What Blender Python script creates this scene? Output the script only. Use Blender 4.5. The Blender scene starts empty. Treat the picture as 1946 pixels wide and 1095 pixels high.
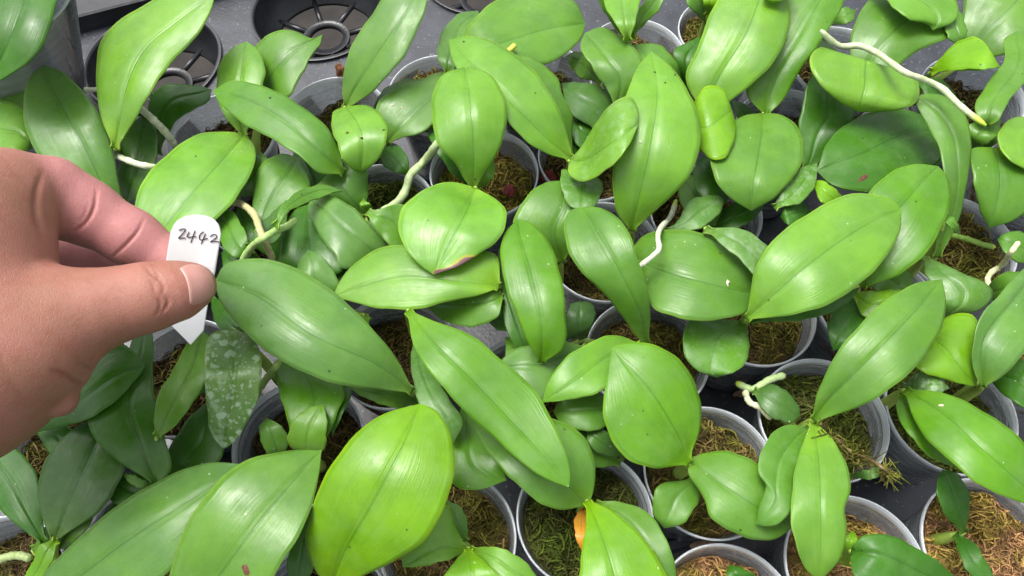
import bpy, bmesh, math, random
import numpy as np
from mathutils import Vector, noise
from mathutils.bvhtree import BVHTree

# ------------------------------------------------------------------ camera, sky, sun, exposure
SC = bpy.context.scene
COL = SC.collection
FPX, W0, H0 = 1400.0, 1946.0, 1095.0
PITCH = math.radians(63)
DIST = 0.37
cp, sp = math.cos(PITCH), math.sin(PITCH)
CAM = np.array([0.0, -DIST * cp, DIST * sp])
FWD = np.array([0.0, cp, -sp]); UP = np.array([0.0, sp, cp]); RT = np.array([1.0, 0, 0])
cam_d = bpy.data.cameras.new('camera'); cam = bpy.data.objects.new('camera', cam_d); COL.objects.link(cam)
cam.location = CAM; cam.rotation_euler = (math.pi / 2 - PITCH, 0, 0)
cam_d.sensor_width = 36; cam_d.lens = 36 * FPX / W0; cam_d.clip_start = 0.01; cam_d.clip_end = 200
SC.camera = cam

SUN_EL, SUN_AZ = math.radians(70), math.radians(-50)      # azimuth measured from +y towards +x
w = bpy.data.worlds.new('World'); SC.world = w; w.use_nodes = True
nt = w.node_tree; nt.nodes.clear()
sky = nt.nodes.new('ShaderNodeTexSky'); sky.sky_type = 'NISHITA'; sky.sun_disc = False
sky.sun_elevation = SUN_EL; sky.sun_rotation = SUN_AZ
sky.air_density = 1.0; sky.dust_density = 6.0; sky.ozone_density = 1.0
hs = nt.nodes.new('ShaderNodeHueSaturation'); hs.inputs['Saturation'].default_value = 0.25
bgn = nt.nodes.new('ShaderNodeBackground'); bgn.inputs[1].default_value = 0.15
wo = nt.nodes.new('ShaderNodeOutputWorld')
nt.links.new(sky.outputs[0], hs.inputs['Color']); nt.links.new(hs.outputs[0], bgn.inputs[0]); nt.links.new(bgn.outputs[0], wo.inputs[0])
sl = bpy.data.lights.new('sun', 'SUN'); sl.energy = 1.5; sl.angle = math.radians(26); sl.color = (1, 0.97, 0.92)
so = bpy.data.objects.new('sun', sl); COL.objects.link(so)
sd = Vector((math.sin(SUN_AZ) * math.cos(SUN_EL), math.cos(SUN_AZ) * math.cos(SUN_EL), math.sin(SUN_EL)))
so.rotation_euler = sd.to_track_quat('Z', 'Y').to_euler(); so.location = sd * 3
SC.view_settings.view_transform = 'Standard'; SC.view_settings.look = 'None'
SC.view_settings.exposure = 0.92; SC.view_settings.gamma = 1
SC.render.engine = 'CYCLES'
SC.cycles.max_bounces = 8; SC.cycles.transparent_max_bounces = 16
random.seed(4); RNG = np.random.default_rng(4)

# ------------------------------------------------------------------ helpers
def ray(x, y):
    x = np.asarray(x, float); y = np.asarray(y, float)
    return FWD + RT * ((x - W0 / 2) / FPX)[..., None] + UP * ((H0 / 2 - y) / FPX)[..., None]
def at(x, y, z):                 # world point of a pixel at height z over the pot rims
    d = ray(x, y); t = (np.asarray(z, float) - CAM[2]) / d[..., 2]
    return CAM + d * t[..., None]
def atd(x, y, depth):            # world point of a pixel at a distance along the view axis
    return CAM + ray(x, y) * np.asarray(depth, float)[..., None]
def depth_at(x, y, z):
    d = ray(x, y); return float((z - CAM[2]) / d[2])

def crom(P, n, closed=False):    # smooth curve through points, n samples evenly spaced by arc length
    P = np.array(P, float)
    if len(P) == 2:
        t = np.linspace(0, 1, n)[:, None]; return P[0] * (1 - t) + P[1] * t
    Q = np.vstack([2 * P[0] - P[1], P, 2 * P[-1] - P[-2]])
    out = []
    for i in range(1, len(Q) - 2):
        p0, p1, p2, p3 = Q[i - 1], Q[i], Q[i + 1], Q[i + 2]
        d1, d2, d3 = [max(np.linalg.norm(a - b), 1e-9) ** 0.5 for a, b in ((p1, p0), (p2, p1), (p3, p2))]
        m1 = (p2 - p1) + d2 * ((p1 - p0) / d1 - (p2 - p0) / (d1 + d2))
        m2 = (p2 - p1) + d2 * ((p3 - p2) / d3 - (p3 - p1) / (d2 + d3))
        t = np.linspace(0, 1, 16, endpoint=False)[:, None]
        out.append((2*t**3-3*t**2+1)*p1 + (t**3-2*t**2+t)*m1 + (-2*t**3+3*t**2)*p2 + (t**3-t**2)*m2)
    out.append(P[-1:]); C = np.vstack(out)
    s = np.r_[0, np.cumsum(np.linalg.norm(np.diff(C, axis=0), axis=1))]
    q = np.linspace(0, s[-1], n)
    return np.stack([np.interp(q, s, C[:, k]) for k in range(C.shape[1])], 1)

def mesh_obj(name, V, F, mat, parent=None, uv=None, smooth=True):
    me = bpy.data.meshes.new(name); me.from_pydata([tuple(map(float, v)) for v in V], [], [tuple(map(int, f)) for f in F])
    if uv is not None:
        lay = me.uv_layers.new(name='UVMap')
        idx = np.zeros(len(me.loops), np.int32); me.loops.foreach_get('vertex_index', idx)
        lay.data.foreach_set('uv', np.asarray(uv, np.float32)[idx].ravel())
    if smooth: me.polygons.foreach_set('use_smooth', [True] * len(me.polygons))
    me.materials.append(mat); me.update()
    o = bpy.data.objects.new(name, me); COL.objects.link(o)
    if parent is not None:
        o.parent = parent; o.matrix_parent_inverse = parent.matrix_world.inverted()
    return o
def tag(o, label, cat, group=None, kind=None):
    if label: o['label'] = label
    if cat: o['category'] = cat
    if group: o['group'] = group
    if kind: o['kind'] = kind
    return o
def empty(name, loc):
    o = bpy.data.objects.new(name, None); o.empty_display_size = 0.01
    o.location = tuple(loc); COL.objects.link(o); bpy.context.view_layer.update(); return o

def lathe(prof, n=64):
    V = []; F = []
    for i in range(n):
        a = 2 * math.pi * i / n
        for r, z in prof: V.append((r * math.cos(a), r * math.sin(a), z))
    m = len(prof)
    for i in range(n):
        for j in range(m - 1):
            F.append((i*m+j, ((i+1) % n)*m+j, ((i+1) % n)*m+j+1, i*m+j+1))
    return V, F
def tube(P, R, n=10, V=None, F=None):
    P = np.asarray(P, float); V = [] if V is None else V; F = [] if F is None else F
    b = len(V); k = len(P)
    T = np.gradient(P, axis=0); T /= np.linalg.norm(T, axis=1)[:, None] + 1e-12
    ref = np.array([0.3, 0.2, 0.93])
    for i in range(k):
        a = np.cross(T[i], ref); a /= np.linalg.norm(a) + 1e-12; c = np.cross(a, T[i])
        for j in range(n):
            th = 2 * math.pi * j / n
            V.append(P[i] + R[i] * (a * math.cos(th) + c * math.sin(th)))
    for i in range(k - 1):
        for j in range(n):
            F.append((b+i*n+j, b+i*n+(j+1) % n, b+(i+1)*n+(j+1) % n, b+(i+1)*n+j))
    F.append(tuple(b+j for j in range(n))[::-1]); F.append(tuple(b+(k-1)*n+j for j in range(n)))
    return V, F

# ------------------------------------------------------------------ materials
class NT:
    def __init__(s, name):
        s.m = bpy.data.materials.new(name); s.m.use_nodes = True; s.t = s.m.node_tree; s.t.nodes.clear()
        s.out = s.t.nodes.new('ShaderNodeOutputMaterial')
    def n(s, typ, **k):
        nd = s.t.nodes.new(typ)
        for a, v in k.items():
            if a.startswith('i_'):
                key = a[2:]; key = int(key) if key.isdigit() else key.replace('_', ' ')
                s.set(nd.inputs[key], v)
            else: setattr(nd, a, v)
        return nd
    def set(s, inp, v):
        if hasattr(v, 'is_linked') or isinstance(v, bpy.types.NodeSocket): s.t.links.new(v, inp)
        elif isinstance(v, (tuple, list)) and len(v) == 3 and inp.type == 'RGBA': inp.default_value = (*v, 1)
        else: inp.default_value = v
    def math(s, op, a, b=0.0, c=0.0, clamp=False):
        nd = s.t.nodes.new('ShaderNodeMath'); nd.operation = op; nd.use_clamp = clamp
        for i, v in enumerate((a, b, c)): s.set(nd.inputs[i], v)
        return nd.outputs[0]
    def mix(s, f, a, b, mode='MIX'):
        nd = s.t.nodes.new('ShaderNodeMix'); nd.data_type = 'RGBA'; nd.blend_type = mode
        s.set(nd.inputs[0], f); s.set(nd.inputs[6], a); s.set(nd.inputs[7], b); return nd.outputs[2]
    def ramp(s, f, lo, hi, a=0.0, b=1.0):
        nd = s.t.nodes.new('ShaderNodeMapRange'); nd.interpolation_type = 'SMOOTHSTEP'
        for i, v in enumerate((f, lo, hi, a, b)): s.set(nd.inputs[i], v)
        return nd.outputs[0]
    def noise(s, vec, scale, detail=3, rough=0.5, out=0):
        nd = s.n('ShaderNodeTexNoise', i_Scale=scale, i_Detail=detail, i_Roughness=rough)
        if vec is not None: s.t.links.new(vec, nd.inputs['Vector'])
        return nd.outputs[out]
    def link(s, a, b): s.t.links.new(a, b)
    def done(s, sh): s.t.links.new(sh, s.out.inputs[0]); return s.m

def leaf_material():
    N = NT('leaf')
    uv = N.n('ShaderNodeUVMap').outputs[0]; sx = N.n('ShaderNodeSeparateXYZ'); N.link(uv, sx.inputs[0])
    u = sx.outputs[0]; v = N.math('SUBTRACT', sx.outputs[1], 0.5); va = N.math('MULTIPLY', N.math('ABSOLUTE', v), 2.0)
    info = N.n('ShaderNodeObjectInfo'); tc = N.n('ShaderNodeTexCoord').outputs['Object']
    rnd = info.outputs['Random']
    off = N.n('ShaderNodeVectorMath', operation='ADD'); N.link(tc, off.inputs[0])
    cx = N.n('ShaderNodeCombineXYZ'); N.link(N.math('MULTIPLY', rnd, 7.0), cx.inputs[0]); N.link(cx.outputs[0], off.inputs[1]); pos = off.outputs[0]
    st = N.n('ShaderNodeCombineXYZ'); N.link(N.math('ADD', N.math('MULTIPLY', u, 1.6), N.math('MULTIPLY', rnd, 40)), st.inputs[0]); N.link(N.math('MULTIPLY', v, 52.0), st.inputs[1])
    streak = N.noise(st.outputs[0], 1.0, 3, 0.6)
    big = N.noise(pos, 55, 3, 0.55); mid = N.noise(pos, 260, 3, 0.6)
    base = info.outputs['Color']
    c = N.mix(N.ramp(big, 0.3, 0.7), N.mix(1, base, (0.82, 0.86, 0.95), 'MULTIPLY'), N.mix(1, base, (1.12, 1.1, 1.0), 'MULTIPLY'))
    c = N.mix(N.ramp(streak, 0.3, 0.75, 0, 0.5), c, N.mix(1, c, (0.76, 0.82, 0.8), 'MULTIPLY'))
    c = N.mix(N.ramp(mid, 0.35, 0.8, 0, 0.35), c, N.mix(1, c, (1.18, 1.1, 1.25), 'MULTIPLY'))
    # young base of the blade and thin pale margin
    c = N.mix(N.ramp(u, 0.0, 0.22, 0.6, 0.0), c, N.mix(1, c, (1.5, 1.22, 0.8), 'MULTIPLY'))
    rib = N.math('MULTIPLY', N.ramp(va, 0.008, 0.035, 1, 0), N.ramp(u, 0.75, 0.98, 1, 0.1))
    c = N.mix(N.math('MULTIPLY', rib, 0.75), c, N.mix(1, c, (0.55, 0.68, 0.6), 'MULTIPLY'))
    c = N.mix(N.ramp(va, 0.945, 0.985, 0, 0.8), c, N.mix(1, c, (1.9, 1.45, 2.2), 'MULTIPLY'))
    # dust flecks
    vo = N.n('ShaderNodeTexVoronoi', i_Scale=230.0); N.link(pos, vo.inputs['Vector'])
    rr = N.n('ShaderNodeSeparateColor'); N.link(vo.outputs['Color'], rr.inputs[0])
    fl = N.math('MULTIPLY', N.ramp(vo.outputs['Distance'], 0.05, 0.11, 1, 0), N.math('GREATER_THAN', rr.outputs[0], 0.90))
    c = N.mix(N.math('MULTIPLY', fl, 0.75), c, (0.55, 0.62, 0.42))
    fd = N.math('MULTIPLY', N.ramp(vo.outputs['Distance'], 0.09, 0.16, 1, 0), N.math('GREATER_THAN', rr.outputs[1], 0.975))
    c = N.mix(N.math('MULTIPLY', fd, 0.85), c, (0.03, 0.035, 0.012))
    # dried hard-water film and drops
    sa = N.n('ShaderNodeAttribute', attribute_type='OBJECT', attribute_name='spots').outputs['Fac']
    wq = N.n('ShaderNodeVectorMath', operation='MULTIPLY_ADD'); N.link(N.noise(pos, 150, 3, 0.6, 1), wq.inputs[0]); wq.inputs[1].default_value = (.006, .006, .006); N.link(pos, wq.inputs[2])
    v2 = N.n('ShaderNodeTexVoronoi', i_Scale=250.0); N.link(wq.outputs[0], v2.inputs['Vector'])
    r2 = N.n('ShaderNodeSeparateColor'); N.link(v2.outputs['Color'], r2.inputs[0])
    drop = N.ramp(N.math('SUBTRACT', N.math('MULTIPLY', r2.outputs[0], 0.72), N.math('ADD', v2.outputs['Distance'], N.math('MULTIPLY', mid, 0.15))), -0.05, 0.16)
    v3 = N.n('ShaderNodeTexVoronoi', i_Scale=560.0); N.link(wq.outputs[0], v3.inputs['Vector'])
    r3 = N.n('ShaderNodeSeparateColor'); N.link(v3.outputs['Color'], r3.inputs[0])
    drop3 = N.ramp(N.math('SUBTRACT', N.math('MULTIPLY', r3.outputs[0], 0.6), N.math('ADD', v3.outputs['Distance'], N.math('MULTIPLY', mid, 0.15))), -0.04, 0.12)
    drop = N.math('MAXIMUM', drop, N.math('MULTIPLY', drop3, 0.7))
    film = N.math('MULTIPLY', N.ramp(N.noise(pos, 120, 4, 0.65), 0.5, 0.68), 0.4)
    sp_ = N.math('MULTIPLY', N.math('POWER', sa, 1.6), N.math('MAXIMUM', N.math('MULTIPLY', drop, 0.62), film))
    c = N.mix(sp_, c, (0.46, 0.60, 0.44))
    haze = N.math('MULTIPLY', N.ramp(N.noise(pos, 85, 4, 0.7), 0.42, 0.72), 0.09)
    c = N.mix(haze, c, (0.36, 0.52, 0.28))
    # scorched margin
    ba = N.n('ShaderNodeAttribute', attribute_type='OBJECT', attribute_name='burn').outputs['Fac']
    edge = N.math('ADD', N.math('ADD', u, N.math('MULTIPLY', N.math('SUBTRACT', mid, 0.5), 0.06)), N.math('MULTIPLY', N.math('MULTIPLY', v, v), 0.0))
    side = N.math('ADD', N.math('MULTIPLY', N.math('MULTIPLY', v, 2.0), N.ramp(u, 0.56, 0.74)), N.math('MULTIPLY', N.ramp(u, 0.88, 0.97), 0.9))
    jit = N.math('MULTIPLY', N.math('SUBTRACT', mid, 0.5), 0.25)
    bm_ = N.math('MULTIPLY', ba, N.ramp(N.math('ADD', side, jit), 0.74, 0.80))
    by_ = N.math('MULTIPLY', ba, N.ramp(N.math('ADD', side, jit), 0.52, 0.72))
    c = N.mix(N.math('MULTIPLY', by_, 0.75), c, (0.42, 0.36, 0.02)); c = N.mix(bm_, c, (0.17, 0.085, 0.085))
    # surface
    h = N.math('ADD', N.math('MULTIPLY', streak, 0.55), N.math('MULTIPLY', mid, 0.45))
    h = N.math('SUBTRACT', h, N.math('MULTIPLY', rib, 0.5))
    bp = N.n('ShaderNodeBump', i_Strength=0.3, i_Distance=0.0006); N.link(h, bp.inputs['Height'])
    rough = N.math('ADD', N.math('ADD', N.ramp(streak, 0.3, 0.7, -0.06, 0.08), N.ramp(N.noise(pos, 120, 4, 0.65), 0.3, 0.75, 0.22, 0.47)), N.math('MULTIPLY', sp_, 0.25))
    P = N.n('ShaderNodeBsdfPrincipled', i_Base_Color=c, i_Roughness=rough, i_IOR=1.48)
    N.link(bp.outputs[0], P.inputs['Normal'])
    T = N.n('ShaderNodeBsdfTranslucent'); N.link(N.mix(1, c, (1.25, 1.15, 0.5), 'MULTIPLY'), T.inputs[0])
    M = N.n('ShaderNodeMixShader', i_0=0.30); N.link(P.outputs[0], M.inputs[1]); N.link(T.outputs[0], M.inputs[2])
    return N.done(M.outputs[0])

def root_material():
    N = NT('aerial_root'); uv = N.n('ShaderNodeUVMap').outputs[0]; sx = N.n('ShaderNodeSeparateXYZ'); N.link(uv, sx.inputs[0])
    info = N.n('ShaderNodeObjectInfo'); tc = N.n('ShaderNodeTexCoord').outputs['Object']
    nz = N.noise(tc, 420, 4, 0.6)
    c = N.mix(N.ramp(nz, 0.35, 0.75), info.outputs['Color'], N.mix(1, info.outputs['Color'], (0.72, 0.80, 0.55), 'MULTIPLY'))
    c = N.mix(N.ramp(sx.outputs[0], 0.88, 0.96), c, (0.42, 0.55, 0.05))
    bp = N.n('ShaderNodeBump', i_Strength=0.35, i_Distance=0.0006); N.link(nz, bp.inputs['Height'])
    P = N.n('ShaderNodeBsdfPrincipled', i_Base_Color=c, i_Roughness=0.55); N.link(bp.outputs[0], P.inputs['Normal'])
    return N.done(P.outputs[0])

def pot_material():
    N = NT('clear_plastic'); tc = N.n('ShaderNodeTexCoord').outputs['Object']
    mp = N.n('ShaderNodeMapping', i_Scale=(.35, .35, 5)); N.link(tc, mp.inputs[0])
    sc = N.noise(mp.outputs[0], 60, 5, 0.7); fine = N.noise(mp.outputs[0], 420, 3, 0.7)
    oz = N.n('ShaderNodeSeparateXYZ'); N.link(tc, oz.inputs[0])
    lw = N.n('ShaderNodeLayerWeight', i_Blend=0.35)
    milk = N.math('ADD', N.math('ADD', N.ramp(sc, 0.38, 0.85, 0.08, 0.46), N.ramp(fine, 0.58, 0.74, 0, 0.40)), N.math('ADD', N.math('MULTIPLY', lw.outputs['Facing'], 0.25), N.ramp(oz.outputs[2], -0.006, -0.001, 0, 0.35)), clamp=True)
    P = N.n('ShaderNodeBsdfPrincipled', i_Base_Color=(0.78, 0.83, 0.88), i_Roughness=0.3, i_IOR=1.5)
    bp = N.n('ShaderNodeBump', i_Strength=0.10, i_Distance=0.0008); N.link(sc, bp.inputs['Height']); N.link(bp.outputs[0], P.inputs['Normal'])
    T = N.n('ShaderNodeBsdfTransparent', i_Color=(0.90, 0.92, 0.93))
    M = N.n('ShaderNodeMixShader'); N.link(milk, M.inputs[0]); N.link(T.outputs[0], M.inputs[1]); N.link(P.outputs[0], M.inputs[2])
    G = N.n('ShaderNodeBsdfGlossy', i_Roughness=0.12); fr = N.n('ShaderNodeFresnel', i_IOR=1.5)
    N.link(bp.outputs[0], G.inputs['Normal'])
    M2 = N.n('ShaderNodeMixShader'); N.link(N.math('MULTIPLY', fr.outputs[0], 0.9), M2.inputs[0]); N.link(M.outputs[0], M2.inputs[1]); N.link(G.outputs[0], M2.inputs[2])
    return N.done(M2.outputs[0])

def moss_material():
    N = NT('sphagnum_moss'); tc = N.n('ShaderNodeTexCoord').outputs['Object']; info = N.n('ShaderNodeObjectInfo')
    isl = N.n('ShaderNodeNewGeometry').outputs['Random Per Island']
    base = info.outputs['Color']
    patch = N.ramp(N.noise(tc, 75, 3, 0.6), 0.42, 0.62)
    c = N.mix(N.math('MULTIPLY', patch, 0.75), base, N.mix(1, base, (0.72, 1.05, 0.35), 'MULTIPLY'))
    c = N.mix(N.ramp(isl, 0.0, 1.0, 0.0, 0.9), N.mix(1, c, (0.42, 0.40, 0.38), 'MULTIPLY'), N.mix(1, c, (1.6, 1.5, 1.35), 'MULTIPLY'))
    nz = N.noise(tc, 900, 3, 0.7); c = N.mix(N.ramp(nz, 0.3, 0.8), N.mix(1, c, (0.55, 0.55, 0.5), 'MULTIPLY'), N.mix(1, c, (1.3, 1.25, 1.1), 'MULTIPLY'))
    P = N.n('ShaderNodeBsdfPrincipled', i_Base_Color=c, i_Roughness=0.85); P.inputs['Specular IOR Level'].default_value = 0.2
    bp = N.n('ShaderNodeBump', i_Strength=0.8, i_Distance=0.001); N.link(nz, bp.inputs['Height']); N.link(bp.outputs[0], P.inputs['Normal'])
    return N.done(P.outputs[0])

def simple_material(name, col, rough=0.6, vary=0.25, scale=90, bump=0.2, dirt=None, spec=0.5):
    N = NT(name); tc = N.n('ShaderNodeTexCoord').outputs['Object']
    nz = N.noise(tc, scale, 5, 0.65); n2 = N.noise(tc, scale * 7, 3, 0.6)
    c = N.mix(N.ramp(nz, 0.3, 0.7), tuple(x * (1 - vary) for x in col), tuple(min(1, x * (1 + vary)) for x in col))
    if dirt: c = N.mix(N.ramp(n2, 0.62, 0.72, 0, 0.7), c, dirt)
    P = N.n('ShaderNodeBsdfPrincipled', i_Base_Color=c, i_Roughness=rough); P.inputs['Specular IOR Level'].default_value = spec
    if bump:
        bp = N.n('ShaderNodeBump', i_Strength=bump, i_Distance=0.001); N.link(n2, bp.inputs['Height']); N.link(bp.outputs[0], P.inputs['Normal'])
    return N.done(P.outputs[0])

def skin_material():
    N = NT('skin'); tc = N.n('ShaderNodeTexCoord').outputs['Object']
    at_ = N.n('ShaderNodeAttribute', attribute_name='palm').outputs['Fac']
    nz = N.noise(tc, 45, 4, 0.6); n2 = N.noise(tc, 190, 4, 0.65); n3 = N.noise(tc, 1500, 3, 0.6)
    back = N.mix(N.ramp(nz, 0.3, 0.7), (0.275, 0.127, 0.084), (0.325, 0.140, 0.105))
    pink = N.mix(N.ramp(n2, 0.3, 0.7), (0.40, 0.165, 0.158), (0.45, 0.205, 0.198))
    c = N.mix(at_, back, pink)
    cr = N.n('ShaderNodeAttribute', attribute_name='crease').outputs['Fac']; c = N.mix(N.math('MULTIPLY', cr, 0.55), c, (0.30, 0.09, 0.075))
    c = N.mix(N.ramp(n2, 0.45, 0.72, 0, 0.7), c, N.mix(1, c, (0.92, 0.76, 0.72), 'MULTIPLY')); c = N.mix(N.ramp(n3, 0.45, 0.7, 0, 0.3), c, N.mix(1, c, (0.85, 0.8, 0.78), 'MULTIPLY'))
    wv = N.n('ShaderNodeTexVoronoi', i_Scale=900.0, feature='DISTANCE_TO_EDGE'); N.link(tc, wv.inputs['Vector'])
    h = N.math('ADD', N.math('ADD', N.math('MULTIPLY', n3, 0.4), N.math('MULTIPLY', n2, 1.1)), N.ramp(wv.outputs['Distance'], 0.0, 0.10, 0, 0.34))
    bp = N.n('ShaderNodeBump', i_Strength=0.4, i_Distance=0.0005); N.link(h, bp.inputs['Height'])
    P = N.n('ShaderNodeBsdfPrincipled', i_Base_Color=c, i_Roughness=0.52)
    P.inputs['Subsurface Weight'].default_value = 0.12; P.inputs['Subsurface Radius'].default_value = (1.0, 0.35, 0.2); P.inputs['Subsurface Scale'].default_value = 0.004
    P.inputs['Specular IOR Level'].default_value = 0.35
    N.link(bp.outputs[0], P.inputs['Normal'])
    return N.done(P.outputs[0])

LEAF = leaf_material(); ROOT = root_material(); POT = pot_material(); MOSS = moss_material()
TRAY = simple_material('grey_tray_plastic', (0.028, 0.031, 0.039), 0.36, 0.3, 60, 0.2, (0.25, 0.24, 0.23), .5)
BLACKP = simple_material('black_plastic', (0.018, 0.019, 0.022), 0.35, 0.3, 60, 0.15)
SOIL = simple_material('dark_soil', (0.022, 0.018, 0.015), 0.9, 0.6, 12, 0.6)
WHITE = simple_material('white_tag_plastic', (0.82, 0.83, 0.84), 0.42, 0.02, 60, 0.05)
INK = simple_material('pencil_ink', (0.025, 0.025, 0.03), 0.6, 0.2, 400, 0)
BARK = simple_material('brown_bark', (0.20, 0.075, 0.03), 0.85, 0.6, 160, 0.8)
REDB = simple_material('red_lava_grit', (0.20, 0.035, 0.03), 0.85, 0.5, 300, 0.8)
SKIN = skin_material()
NAIL = simple_material('nail', (0.40, 0.205, 0.170), 0.3, 0.06, 120, 0.05)
LUN = simple_material('nail_edge', (0.46, 0.27, 0.225), 0.35, 0.05, 120, 0.05)

# ------------------------------------------------------------------ ground and bench tray
TRZ = -0.064
gm = mesh_obj('ground', [(-60, -60, -0.45), (60, -60, -0.45), (60, 60, -0.45), (-60, 60, -0.45)], [(0, 1, 2, 3)], SOIL, smooth=False)
gm['kind'] = 'structure'

holes = [((292, 118), 0.047), ((606, 24), 0.0485), ((915, -50), 0.045), ((8, 200), 0.040)]
def build_tray():
    root = empty('seedling_tray', (0, 0, TRZ))
    tag(root, 'grey plastic seedling tray with round open cells under the pots', 'tray')
    bm = bmesh.new(); edges = []
    def loop(pts):
        vs = [bm.verts.new(p) for p in pts]
        for a, b in zip(vs, vs[1:] + vs[:1]): edges.append(bm.edges.new((a, b)))
    X0, X1, Y0, Y1 = -0.45, 0.45, -0.30, 0.42
    loop([(X0, Y0, TRZ), (X1, Y0, TRZ), (X1, Y1, TRZ), (X0, Y1, TRZ)])
    ctr = []
    for (px, py), r in holes:
        c = at(px, py, TRZ); ctr.append((c, r))
    base = ctr[1][0]                                  # continue the cells in a grid behind the frame
    for i in range(-4, 5):
        for j in (1, 2):
            c = np.array([base[0] + i * 0.096 + j * 0.048, base[1] + j * 0.084, TRZ])
            if all(np.hypot(*(c - d)[:2]) > 0.09 for d, _ in ctr) and X0 + .05 < c[0] < X1 - .05 and c[1] < Y1 - 0.05: ctr.append((c, 0.042))
    for c, r in ctr:
        loop([(c[0] + r * math.cos(2 * math.pi * k / 48), c[1] + r * math.sin(2 * math.pi * k / 48), TRZ) for k in range(48)])
    bmesh.ops.triangle_fill(bm, use_beauty=True, use_dissolve=False, edges=edges)
    for f in bm.faces:
        if f.normal.z < 0: f.normal_flip()
    me = bpy.data.meshes.new('deck'); bm.to_mesh(me); bm.free(); me.materials.append(TRAY)
    o = bpy.data.objects.new('deck', me); COL.objects.link(o); o.parent = root; o.matrix_parent_inverse = root.matrix_world.inverted()
    for c, r in ctr:
        V, F = lathe([(r + .0012, .0024), (r - .0008, .003), (r - .0015, .0), (r - .003, -.024), (r - .010, -.0255), (r - .010, -.028), (r - .001, -.027), (r + .0008, -.0004), (r + .0012, .0024)], 64)
        q = mesh_obj('cell', [(x + c[0], y + c[1], z + TRZ) for x, y, z in V], F, BLACKP, root)
        V = []; F = []
        for k in range(4):
            a = math.pi * k / 4 + 0.35
            for s in (1, -1):
                d = np.array([math.cos(a) * s, math.sin(a) * s, 0])
                tube([c + d * 0.016 + [0, 0, -.026], c + d * (r - .006) + [0, 0, -.026]], [.0022, .0022], 6, V, F)
        v2, f2 = lathe([(.018, -.024), (.013, -.024), (.013, -.028), (.018, -.028), (.018, -.024)], 32)
        b = len(V); V += [np.array(p) + c for p in v2]; F += [tuple(i + b for i in f) for f in f2]
        mesh_obj('spoke_ring', V, F, BLACKP, q)
    # raised ribs between the cells
    for (x0, y0, x1, y1) in ((150, 40, 330, -30), (1270, 1040, 1560, 960), (1640, 900, 1800, 860), (1560, 690, 1590, 640)):
        V = []; F = []
        a, b = at(x0, y0, TRZ), at(x1, y1, TRZ); d = b - a; d /= np.linalg.norm(d); nrm = np.array([-d[1], d[0], 0])
        for p in (a, b):
            for o_, h_ in ((-.0035, .0004), (-.002, .004), (.002, .004), (.0035, .0004)): V.append(p + nrm * o_ + [0, 0, h_])
        for j in range(3): F.append((j, 4 + j, 5 + j, 1 + j))
        mesh_obj('rib', V, F, TRAY, root, smooth=False)
build_tray()
def build_rail():
    V = []; F = []
    a, b = at(90, 52, TRZ + .012), at(620, -85, TRZ + .012); d = (b - a) / np.linalg.norm(b - a); nr = np.array([-d[1], d[0], 0])
    sec = [(0, -.02), (.0005, .001), (.002, .002), (.012, .002), (.0135, .001), (.014, -.004), (.018, -.0045), (.030, -.0045), (.031, -.03), (0, -.02)]
    for p in (a - d * .1, b + d * .1):
        for o_, h_ in sec: V.append(p + nr * o_ + [0, 0, h_])
    m = len(sec)
    for j in range(m - 1): F.append((j, j + 1, m + j + 1, m + j))
    o = mesh_obj('tray_rail', V, F, BLACKP, smooth=False)
    tag(o, 'black plastic tray edge at the upper left behind the tall pale green leaf', 'tray edge')
build_rail()

# ------------------------------------------------------------------ pots with moss
def pot_mesh(R, H, name='pot'):
    t = 0.0007
    prof = [(R * .70, -H), (R * .72, -H + .001), (R * .80, -H * .55), (R * .955, -.006), (R * .962, -.0045), (R * .985, -.0035), (R + .0002, -.0028), (R + .0004, -.0004), (R, .0003), (R - .0005, .0),
            (R * .972, -.0032), (R * .965, -.0042), (R * .950, -.0065), (R * .80 - t, -H * .55), (R * .72 - t, -H + .002), (0.0005, -H + .002), (0.0005, -H), (R * .70, -H)]
    return lathe(prof, 72)
def moss_mesh(seed, R, depth, strands=800):
    rs = np.random.default_rng(seed); V = []; F = []
    nr, na = 12, 40
    def hz(x, y): return depth + 0.0085 * noise.noise(Vector((x * 70 + seed * 9, y * 70, seed))) + 0.0028 * noise.noise(Vector((x * 260, y * 260 + seed, 3))) + 0.004 * (1 - (x * x + y * y) / R ** 2)
    for i in range(nr + 1):
        r = R * i / nr
        for j in range(na):
            a = 2 * math.pi * j / na; V.append((r * math.cos(a), r * math.sin(a), hz(r * math.cos(a), r * math.sin(a))))
    for i in range(nr):
        for j in range(na): F.append((i*na+j, (i+1)*na+j, (i+1)*na+(j+1) % na, i*na+(j+1) % na))
    for s in range(strands):
        r = R * math.sqrt(rs.random()) * .97; a = rs.random() * 6.283
        x, y = r * math.cos(a), r * math.sin(a); L = rs.uniform(.005, .015); th = rs.random() * 6.283; cur = rs.normal(0, 1.6)
        n = 5; P = []; lift = rs.uniform(-.1, .7)
        for k in range(n):
            P.append((x, y, hz(x, y) + .0006 + lift * L * .5 * math.sin(math.pi * k / (n - 1)) + rs.normal(0, .0003)))
            x += math.cos(th) * L / n; y += math.sin(th) * L / n; th += cur / n + rs.normal(0, .4)
            q = math.hypot(x, y)
            if q > R * .97: x *= R * .97 / q; y *= R * .97 / q
        wd = rs.uniform(.00015, .0005)
        tube(P, [wd * .6, wd, wd, wd * .8, wd * .25], 5, V, F)
    return V, F
pmesh = {}
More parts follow.
